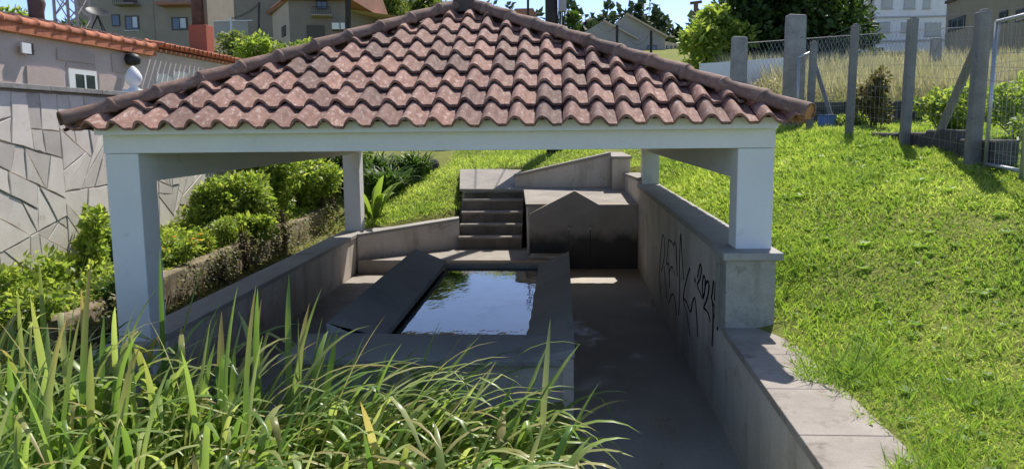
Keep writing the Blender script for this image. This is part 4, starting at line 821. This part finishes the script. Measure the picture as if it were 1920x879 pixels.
c = Vector((HX-.5, 13.0, 4.55)); c = atx(70, 45, HX-.6); c.z = 4.52; t = thing('flue_pipe', c, 'dark metal flue pipe with a cowl on the house roof', 'chimney')
MB().tube([c, c+Vector((0, 0, .28)), c+Vector((.02, 0, .42)), c+Vector((-.03, .02, .62))], [.13, .13, .15, .13], 12).build('pipe', 'rust', t, smooth=True); MB().lathe([(.13, .64), (.19, .70), (.19, .74), (.05, .82)], c, 12).build('cowl', 'black', t)
c = atx(185, 58, HX-1.2); t = thing('satellite_dish', c, 'dark satellite dish on a tripod over the roof', 'dish')
MB().tube([c+Vector((-.12, -.15, -.06)), c+Vector((0, 0, .32))], .016, 5).tube([c+Vector((.12, .1, -.06)), c+Vector((0, 0, .32))], .016, 5).tube([c+Vector((0, .2, -.06)), c+Vector((0, 0, .32))], .016, 5).build('tripod', 'black', t)
b = MB(); vs = []; k = 16; ax = Vector((.35, -.3, .85)).normalized(); ux_ = ax.cross(Vector((0, 0, 1))).normalized(); uy_ = ax.cross(ux_)
for r, h in ((.02, 0), (.10, .010), (.18, .035), (.24, .06)):
    for j in range(k): a_ = 6.2832*j/k; vs.append(c+Vector((0, 0, .36))+ax*h+(ux_*math.cos(a_)+uy_*math.sin(a_))*r)
b.add(vs, [(i*k+j, i*k+(j+1) % k, (i+1)*k+(j+1) % k, (i+1)*k+j) for i in range(3) for j in range(k)]+[tuple(range(k))[::-1]]).build('reflector', 'black', t, smooth=True)
c = Vector((HX-3.4, 20.5, 4.4)); t = thing('lattice_mast', at(138, 55, 20.5), 'grey lattice mast rising behind the house roof', 'mast'); c = t.location.copy(); c.z = 4.3; t.location = c
b = MB(); q = [Vector((-.3, -.3, 0)), Vector((.3, -.3, 0)), Vector((.3, .3, 0)), Vector((-.3, .3, 0))]
for a_ in q: b.tube([c+a_, c+a_*.9+Vector((0, 0, 3.5))], .04, 5)
b.build('leg_frame', 'grey', t); b = MB()
for i in range(5):
    for j in range(4): b.tube([c+q[j]+Vector((0, 0, i*.6)), c+q[(j+1) % 4]+Vector((0, 0, i*.6+.6))], .018, 4).tube([c+q[(j+1) % 4]+Vector((0, 0, i*.6)), c+q[j]+Vector((0, 0, i*.6+.6))], .018, 4)
b.build('lattice_bracing', 'grey', t, kind='stuff')
c = at(376, 76, 23.5); t = thing('brick_stack', c, 'brown chimney stack with a red base rising from the house roof', 'chimney')
MB().box((c.x-.25, c.y-.2, 4.3), (c.x+.27, c.y+.3, c.z+.42)).build('base', 'red', t, bevel=.01); MB().tube([(c.x-.04, c.y, c.z+.4), (c.x-.02, c.y, c.z+3.)], .17, 12).build('flue', 'rust', t, smooth=True); MB().tube([(c.x+.2, c.y, c.z+.4), (c.x+.2, c.y, c.z+3.)], .05, 8).build('pipe', 'tan2', t, smooth=True)

# ------------------------------------------------------------------ buildings on the hillside
class Facade:                                   # vertical plane through two plan points; pixels land on it
    def __init__(s, A, B): s.A = Vector((A[0], A[1], 0)); s.B = Vector((B[0], B[1], 0)); s.d = (s.B-s.A).normalized(); s.n = Vector((s.d.y, -s.d.x, 0))
    def hit(s, px, py):
        r = FW+RT*((px-960)/F)-UP*((py-439.5)/F); t = (s.A-Vector((0, 0, HC))).dot(s.n)/r.dot(s.n) if abs(r.dot(s.n)) > 1e-9 else 0
        return Vector((0, 0, HC))+r*t
    def panel(s, px0, py0, px1, py1, out0, out1, mb=None):
        a, b = s.hit(px0, py1), s.hit(px1, py1); z0 = s.hit((px0+px1)/2, py1).z; z1 = s.hit((px0+px1)/2, py0).z; mb = mb or MB()
        a.z = b.z = z0; u = Vector((0, 0, z1-z0)); p = a+s.n*out0; q = b+s.n*out0; e = s.n*(out1-out0)
        return mb.hexa([p+e, q+e, q, p], [p+e+u, q+e+u, q+u, p+u])
    def window(s, root, px0, py0, px1, py1, frame='frame', pane='glass', bars=1, sill=None, curtain=0):
        w_ = s.panel(px0, py0, px1, py1, .002, .05).build('window', frame, root); mx = (px1-px0)*.10; my = (py1-py0)*.09
        n = bars+1
        for i in range(n):
            x0 = px0+mx+(px1-px0-2*mx)*i/n+(mx*.3 if i else 0); x1 = px0+mx+(px1-px0-2*mx)*(i+1)/n-(mx*.3 if i < n-1 else 0)
            s.panel(x0, py0+my, x1, py1-my, .051, .055).build('pane', pane, w_)
            if curtain and i == n-1: s.panel(x0+.4, py0+my, x1-.4, py1-my*2, .056, .058).build('blind', 'curtain', w_)
        if sill: s.panel(px0-1, py1, px1+1, py1+1.4, .002, .12).build('sill', sill, w_)
        return w_
def block(root, A, B, depth, z0, z1, mat, name='wall'):
    fa = Facade(A, B); a, b = fa.A, fa.B; e = -fa.n*depth
    MB().hexa([a+Vector((0, 0, z0)), b+Vector((0, 0, z0)), b+e+Vector((0, 0, z0)), a+e+Vector((0, 0, z0))], [a+Vector((0, 0, z1)), b+Vector((0, 0, z1)), b+e+Vector((0, 0, z1)), a+e+Vector((0, 0, z1))]).build(name, mat, root); return fa
def XY(px, Y): p = at(px, 100, Y); return (p.x, p.y)
def rail(fa, root, px0, py0, px1, py1, out, n, mat='black'):
    r = fa.panel(px0, py0, px1, py0+1.2, out, out+.05).build('railing', mat, root)
    for i in range(n+1): x = px0+(px1-px0)*i/n; fa.panel(x-.35, py0+1.2, x+.35, py1, out+.01, out+.04).build('baluster', mat, r)
    return r
t = thing('apartment_block', (XY(280, 45)[0], 45, 5), 'tan apartment block with a balcony and brown framed windows', 'building')
fa = block(t, XY(150, 45), XY(393, 45), 9, 3, 16, 'tan')
fa.window(t, 236, 30, 262, 57, sill='curtain', curtain=1); fa.window(t, 323, 33, 353, 57, pane='glass', curtain=1); fa.window(t, 211, 28, 226, 50, bars=0)
fa.panel(226, 9.5, 265, 13, 0.002, .9).build('balcony_slab', 'tan2', t); rail(fa, t, 227, -8, 264, 9.5, .8, 11); fa.panel(232, -30, 258, 9, .002, .04).build('balcony_door', 'frame', t)
fa.panel(307, 8, 367, 14, .002, 1.0).build('lean_to_roof', 'terrac', t); fa.panel(325, -12, 333, 0, .002, .05).build('window', 'frame', t)
fa.panel(291.5, -40, 293, 82, .002, .02).build('wall_joint', 'tan2', t)
t = thing('terraced_building', (XY(460, 62)[0], 62, 7), 'brown terraced building with pale shutters in the far background', 'building')
fa = block(t, XY(385, 62), XY(530, 62), 8, 4, 22, 'tan2')
for (a_, b_, c_, d_) in ((404, -4, 425, 14), (446, -3, 468, 11), (495, -3, 514, 11)): fa.window(t, a_, b_, c_, d_, frame='tan', pane='curtain', bars=0)
fa.panel(388, 12, 480, 15, .002, .5).build('ledge', 'frame', t); fa.panel(408, 26, 448, 44, .002, .05).build('garage_opening', 'black', t)
t = thing('garden_wall', (XY(460, 40)[0], 40, 5), 'grey garden wall below the terraced building', 'wall'); fa = Facade(XY(400, 40), XY(512, 40)); fa.panel(402, 40, 512, 70, -.3, 0).build('wall_body', 'grey', t); fa.panel(401, 38.5, 512, 40, -.35, .05).build('coping', 'pale', t)
for i, (p, q) in enumerate((((434, 60), (433, 33)), ((485, 62), (486, 5)))):
    MB().tube([at(*p, 36), at(*q, 36)], .05, 6).build('clothes_post', 'galv' if i == 0 else 'black', label=['short pale post of the clothes line', 'tall dark post of the clothes line'][i], cat='post')
for k in range(2): cable(at(433, 34+k*2, 36), at(486, 6+k*3, 36), .12, ['upper clothes line between two posts', 'lower clothes line between two posts'][k])
# house with the little balcony
t = thing('balcony_house', (XY(600, 36)[0], 36, 4), 'grey brown house with a small balcony and dark garage door', 'house')
fl = Facade(XY(512, 40), XY(545, 36)); zt = 20
A, B = fl.A, fl.B; z0 = 2.5; za, zb = fl.hit(512, 21).z, fl.hit(545, -2).z
MB().add([A+Vector((0, 0, z0)), B+Vector((0, 0, z0)), B+Vector((0, 0, zb)), A+Vector((0, 0, za)), A+Vector((1, 4, z0)), B+Vector((4, 6, z0)), B+Vector((4, 6, zb)), A+Vector((1, 4, za))], [(0, 1, 2, 3), (5, 4, 7, 6), (3, 2, 6, 7), (0, 3, 7, 4)]).build('side_wall', 'cream', t)  # paler than the front wall: light on this face is put into its colour
vd = (B+Vector((0, 0, zb+.1)))-(A+Vector((0, 0, za+.05))); MB().tube([A+Vector((-.15, -.1, za-.02)), B+Vector((.1, -.25, zb+.12))], .12, 4).build('verge', 'terrac', t)
fl.panel(530, 49, 537, 69, .002, .05).build('side_door', 'frame', t)
fa = block(t, XY(545, 36), XY(650, 36.6), 7, 2.5, zb+.02, 'tan2')
rz = zb; e0, e1 = fa.A, fa.B
MB().hexa([e0+Vector((-.4, -.5, rz+.03)), e1+Vector((.4, -.5, rz+.03)), e1+Vector((.4, 8, rz+.03)), e0+Vector((-.4, 8, rz+.03))], [e0+Vector((-.4, -.5, rz+.2)), e1+Vector((.4, -.5, rz+.2)), e1+Vector((.4, 4, rz+2)), e0+Vector((-.4, 4, rz+2))]).build('roof', 'terrac', t)
fa.window(t, 593, -6, 614, 18, frame='frame', bars=1); fa.panel(585, 31.5, 623, 34, .002, .8).build('balcony_slab', 'tan', t); rail(fa, t, 587, 17, 621, 31.5, .7, 10); fa.panel(576, 48, 609, 74, .002, .06).build('garage_door', 'frame', t)
for x0, x1 in ((623, 637), (639, 647)): u_ = fa.panel(x0, 45, x1, 57, .02, .35).build('air_conditioner', 'white', t); fa.panel(x0+1, 57.2, x1-1, 58.5, .02, .3).build('bracket', 'black', u_)
fb = block(t, XY(651, 39), XY(715, 43), 6, 2.5, 9.5, 'tan2', 'wing_wall'); fb.window(t, 660, 3, 675, 19, frame='frame', bars=1)
MB().tube([at(652.5, 64, 35), at(652.5, -40, 35)], .12, 8).build('service_pole', 'wood', label='dark service pole at the corner of the balcony house', cat='pole')
# gabled house right of the utility pole
Y0 = 70; t = thing('gabled_house', (XY(1190, Y0)[0], Y0, 8), 'beige gabled house with two chimneys behind the roof', 'house')
def P3(px, py, Y): return at(px, py, Y)
gb = [(1093, 115), (1093, 62), (1133, 38), (1150, 47), (1177, 27), (1247, 66), (1247, 115)]
MB().prism([P3(a_, b_, Y0) for a_, b_ in gb], (0, 11, 0)).build('wall', 'grey', t)
r0 = MB().hexa([P3(1175, 27.5, Y0-.6), P3(1252, 70.5, Y0-.6), P3(1252, 70.5, Y0-.6)+Vector((0, 11.6, 0)), P3(1175, 27.5, Y0-.6)+Vector((0, 11.6, 0))], [P3(1175, 24, Y0-.6), P3(1254, 68, Y0-.6), P3(1254, 68, Y0-.6)+Vector((0, 11.6, 0)), P3(1175, 24, Y0-.6)+Vector((0, 11.6, 0))]).build('roof', 'cream', t)
MB().hexa([P3(1131, 39, Y0-.5), P3(1198, 75, Y0-.5), P3(1198, 75, Y0-.1), P3(1131, 39, Y0-.1)], [P3(1131, 36, Y0-.5), P3(1198, 72, Y0-.5), P3(1198, 72, Y0-.1), P3(1131, 36, Y0-.1)]).build('verge_board', 'cream', t)
fr = Facade((P3(1247, 90, Y0).x, Y0), (P3(1247, 90, Y0).x+2.2, Y0-4.0))
fr = block(t, (P3(1246, 90, Y0).x, Y0-.02), (P3(1273, 90, Y0+3).x, Y0+3), 5, 4, P3(1260, 77, Y0).z, 'cream', 'side_wall')
fg = Facade((P3(1093, 90, Y0).x, Y0), (P3(1247, 90, Y0).x, Y0)); fg.window(t, 1214, 85, 1231, 100, bars=1)
for (a_, b_) in ((1249, 1253), (1257, 1260), (1264, 1267)): fr.window(t, a_, 86, b_, 100, bars=0)
for (a_, b_, c_, d_) in ((1216, 24, 1233, 60), (1236, 40, 1255, 75)):
    p, q = P3(a_, d_, Y0+2), P3(b_, c_, Y0+2); ch = MB().box((p.x, Y0+2, p.z-2), (q.x, Y0+3, q.z)).build('chimney', 'grey', r0); MB().box((p.x-.12, Y0+1.9, q.z+.002), (q.x+.12, Y0+3.1, q.z+.15)).build('chimney_cap', 'tan2', r0)
p = P3(1217, 24, Y0+4); MB().tube([P3(1217, 30, Y0+2.5), P3(1218, 5, Y0+2.5)], .04, 5).tube([P3(1208, 8, Y0+2.5), P3(1219, 9, Y0+2.5)], .04, 4).build('aerial', 'galv', t)
# white building
t = thing('white_building', (XY(1700, 55)[0], 55, 7), 'white three storey building with pale shuttered windows', 'building')
fa = block(t, XY(1634, 55), XY(1800, 55), 5, 3, 19, 'pale'); fs_ = Facade((fa.A.x, fa.A.y+5), (fa.A.x, fa.A.y))
for (a_, b_, c_, d_) in ((1652, -4, 1673, 17), (1694, -4, 1715, 17), (1730, -4, 1744, 17), (1645, 42, 1668, 61), (1689, 42, 1703, 61), (1733, 43, 1763, 68), (1650, -60, 1672, -38), (1694, -60, 1715, -38)): fa.window(t, a_, b_, c_, d_, frame='band', pane='shutter', bars=0, sill='band')
fa.panel(1634, 30.5, 1800, 33.5, .002, .1).build('storey_band', 'band', t); fa.panel(1634, 75, 1800, 78, .002, .1).build('storey_band', 'band', t)
for i in range(14):
    w_ = 7 if i % 2 else 4.5; fa.panel(1634, -30+i*8, 1634+w_, -30+i*8+7.4, .002, .05).build('quoin_stone', 'pinkq', t)
for i in range(14): fs_.panel(1634-(3 if i % 2 else 5), -30+i*8, 1633.8, -30+i*8+7.4, .002, .05).build('quoin_stone', 'pinkq', t)
fs_.window(t, 1609, 3, 1618, 23, frame='band', pane='shutter', bars=0)
for i in range(7): fa.panel(1641+i*2.4, 90, 1642.3+i*2.4, 97, .002, .04).build('vent_slot', 'black', t)
# modern building
t = thing('modern_building', (XY(1850, 42)[0], 42, 7), 'modern beige building with a glazed upper floor and terrace rail', 'building')
fa = block(t, XY(1770, 46), XY(1990, 34), 6, 3, 8.9, 'tan'); zt = fa.hit(1770, 27).z
fa.panel(1769, 24.5, 1990, 27, -.3, .12)
MB().hexa([fa.A+fa.n*.12+Vector((0, 0, 8.9)), fa.B+fa.n*.12+Vector((0, 0, 8.9)), fa.B-fa.n*6+Vector((0, 0, 8.9)), fa.A-fa.n*6+Vector((0, 0, 8.9))], [fa.A+fa.n*.12+Vector((0, 0, 9.05)), fa.B+fa.n*.12+Vector((0, 0, 9.05)), fa.B-fa.n*6+Vector((0, 0, 9.05)), fa.A-fa.n*6+Vector((0, 0, 9.05))]).build('roof_edge', 'frame', t)
fa.window(t, 1779, 34, 1809, 57, frame='black', bars=1); fa.window(t, 1874, 22, 1889, 45, frame='black', bars=0); fa.window(t, 1905, 18, 1925, 40, frame='black', bars=0)
up = block(t, tuple((fa.A+fa.d*3.0-fa.n*1.2)[:2]), tuple((fa.B-fa.n*1.2)[:2]), 4, 9.06, 12, 'pale', 'upper_storey'); L = (up.B-up.A).length
for i in range(6):
    a_ = up.A+up.d*(L*(i+.1)/6); b_ = up.A+up.d*(L*(i+.9)/6); MB().hexa([a_+up.n*.05+Vector((0, 0, 9.2)), b_+up.n*.05+Vector((0, 0, 9.2)), b_+up.n*.002+Vector((0, 0, 9.2)), a_+up.n*.002+Vector((0, 0, 9.2))], [a_+up.n*.05+Vector((0, 0, 11.4)), b_+up.n*.05+Vector((0, 0, 11.4)), b_+up.n*.002+Vector((0, 0, 11.4)), a_+up.n*.002+Vector((0, 0, 11.4))]).build('window', 'glass', t)
L = (fa.B-fa.A).length; r = MB().tube([fa.A+Vector((0, 0, 10.0)), fa.B+Vector((0, 0, 10.0))], .03, 5).build('railing', 'galv', t)
for i in range(15): p = fa.A+fa.d*(L*i/14); MB().tube([p+Vector((0, 0, 9.05)), p+Vector((0, 0, 10.0))], .025, 5).build('baluster', 'galv', r)

# ------------------------------------------------------------------ trees
def tree(name, label, px, py_top, Y, rx, n, L, mat, seed, z0=None, cone=False, low=.25, ratio=.55, clumps=26, cat='tree'):
    top = at(px, py_top, Y); x = top.x; z0 = gz(x, Y) if z0 is None else z0; H = top.z-z0; t = thing(name, (x, Y, z0), label, cat); gg = random.Random(seed); cs = []; rs = []
    for k in range(clumps):
        h = low+(1-low)*gg.random()**.9; q = (1-h)/(1-low) if cone else math.sin(math.pi*min(1, max(.12, (h-low)/(1-low)*.93+.05)))**.6
        a = gg.uniform(0, 6.28); d = rx*q*gg.uniform(.25, .85); s = rx*gg.uniform(.2, .36)*(max(.25, q) if cone else 1); cs.append((x+math.cos(a)*d, Y+math.sin(a)*d, z0+H*h*.93)); rs.append((s, s, s*.8))
    b = MB(); b.tube([(x, Y, z0-.3), (x+gg.uniform(-.2, .2), Y, z0+H*.4), (x, Y, z0+H*.85)], [rx*.09+.05, rx*.06+.03, .03], 8).build('trunk', 'bark', t, smooth=True)
    b = MB()
    for c in cs[::2]: b.tube([(x, Y, z0+H*max(.2, (c[2]-z0)/H-.2)), ((x+c[0])/2, (Y+c[1])/2, c[2]-.1), c], [.06, .045, .02], 5)
    b.build('limbs', 'bark', t); foliage('crown', cs, rs, n, L, ratio, mat, t, seed=seed, shell=.45, up=.1); return t
tree('broadleaf_tree', 'large leafy tree behind the granite posts', 1470, -75, 30, 3.0, 11000, .26, 'tree', 301, low=.08, clumps=60)
tree('broadleaf_tree', 'lower bright leafy tree beside the gabled house and the large tree', 1345, 25, 29, 1.5, 4200, .22, 'shrub', 302, low=.05, clumps=30)
tree('broadleaf_tree', 'shaded tree standing against the white building', 1555, -40, 31, 1.7, 4800, .25, 'tree', 303, low=.06, clumps=36)
tree('dark_shrub_tree', 'dark clipped tree beside the utility pole', 1066, 10, 48, 1.2, 4200, .22, 'shrub2', 304, low=.05, clumps=26)
tree('conifer', 'pointed conifer rising behind the gabled house', 1197, 4, 95, 2.2, 2600, .5, 'far', 305, cone=True, low=.1)
for i, (px, py, Y, rx, m_, lab) in enumerate(((735, -15, 72, 3., 'bamboo', 'tall pale bamboo clump behind the balcony house'), (788, -8, 74, 2.8, 'bamboo', 'pale bamboo clump near the ridge'), (705, 42, 50, 1.6, 'weed', 'silvery bush beside the balcony house'), (662, 55, 50, 1.3, 'bamboo', 'low bush below the air conditioners'), (832, 5, 76, 2.2, 'bamboo', 'thin bamboo clump beside the ridge end'))):
    tree('bamboo_clump' if m_ == 'bamboo' else 'silvery_bush', lab, px, py, Y, rx, 4200, .62, m_, 320+i, low=.05, ratio=.22, clumps=22, cat='plant')
for i, (px, py, Y, rx, m_) in enumerate(((430, 62, 33, 1.4, 'bamboo'), (480, 70, 31, 1.3, 'shrub'), (525, 72, 30, 1.2, 'bamboo'), (560, 66, 31, 1.0, 'shrub'), (15, 5, 24, 1.1, 'shrub'), (150, 30, 26, 1.0, 'shrub2'), (398, 30, 50, .9, 'far'), (505, 32, 52, 1.0, 'shrub'))):
    tree('garden_bush', ['hedge bush beside the brown chimney stack', 'bush in the middle of the green hedge', 'bush of the hedge in front of the pale side wall', 'hedge bush in front of the dark garage door', 'bush above the tiles at the corner of the house', 'bush behind the lattice mast', 'grey green tree beside the apartment block', 'bush beside the tall clothes post'][i], px, py, Y, rx, 2600, .17, m_, 340+i, low=.05, clumps=18, cat='bush')
def forest():
    g = np.random.default_rng(55); C = []; Rr = []
    for k in range(420):
        x = g.uniform(-170, 230); y = g.uniform(190, 300); z = float(terrain(np.array([x]), np.array([y]))[0]); h = g.uniform(8, 15); r = h*g.uniform(.2, .32)
        for j in range(5): C.append((x+g.normal()*r*.3, y+g.normal()*r*.3, z+h*(.2+.18*j))); Rr.append((r*(1.15-.2*j), r*(1.15-.2*j), h*.16))
    foliage('far_forest', C, Rr, 95000, 1.9, .8, 'far', None, seed=7, kind='stuff', label='distant wooded hillside behind the houses', cat='forest')
forest()
c = at(1305, 5, 120); t = thing('pylon', (c.x, 120, 12), 'distant steel pole with a crossarm on the wooded hill', 'pylon'); MB().tube([(c.x, 120, 10), (c.x, 120, c.z)], .35, 6).build('pole', 'rust', t); MB().tube([at(1294, 7, 120), at(1316, 4, 120)], .22, 5).build('crossarm', 'rust', t)
t = thing('far_roof_house', (at(975, 25, 90).x, 90, 10), 'far red roofed house beside the utility pole', 'house'); a_, b_ = at(962, 40, 90), at(1004, 22, 90); MB().box((a_.x, 90, 5), (b_.x, 95, b_.z-.8)).build('wall', 'cream', t); MB().prism([(a_.x-.3, 89.7, b_.z-.8), (b_.x+.3, 89.7, b_.z-.8), ((a_.x+b_.x)/2+1, 89.7, b_.z+.3), ((a_.x+b_.x)/2-1, 89.7, b_.z+.3)], (0, 5.6, 0)).build('roof', 'terrac', t)
for i, (px, pt, Y) in enumerate(((1157, 48, 60), (1221, 58, 58), (990, -10, 60))): p = at(px, 90 if i < 2 else 60, Y); q = at(px, pt, Y); MB().tube([p-Vector((0, 0, 2)), q], .1, 6).build('small_pole', 'wood', label=['thin pole in front of the gabled house gable', 'thin pole in front of the gabled house window', 'thin pole in front of the far red roof'][i], cat='pole')
cable(at(1118, 45, 60), at(1157, 48, 60), .5, 'cable sagging to the thin pole at the gable'); cable(at(1180, 75, 59), at(1221, 58, 58), .6, 'cable sagging between the two thin poles')
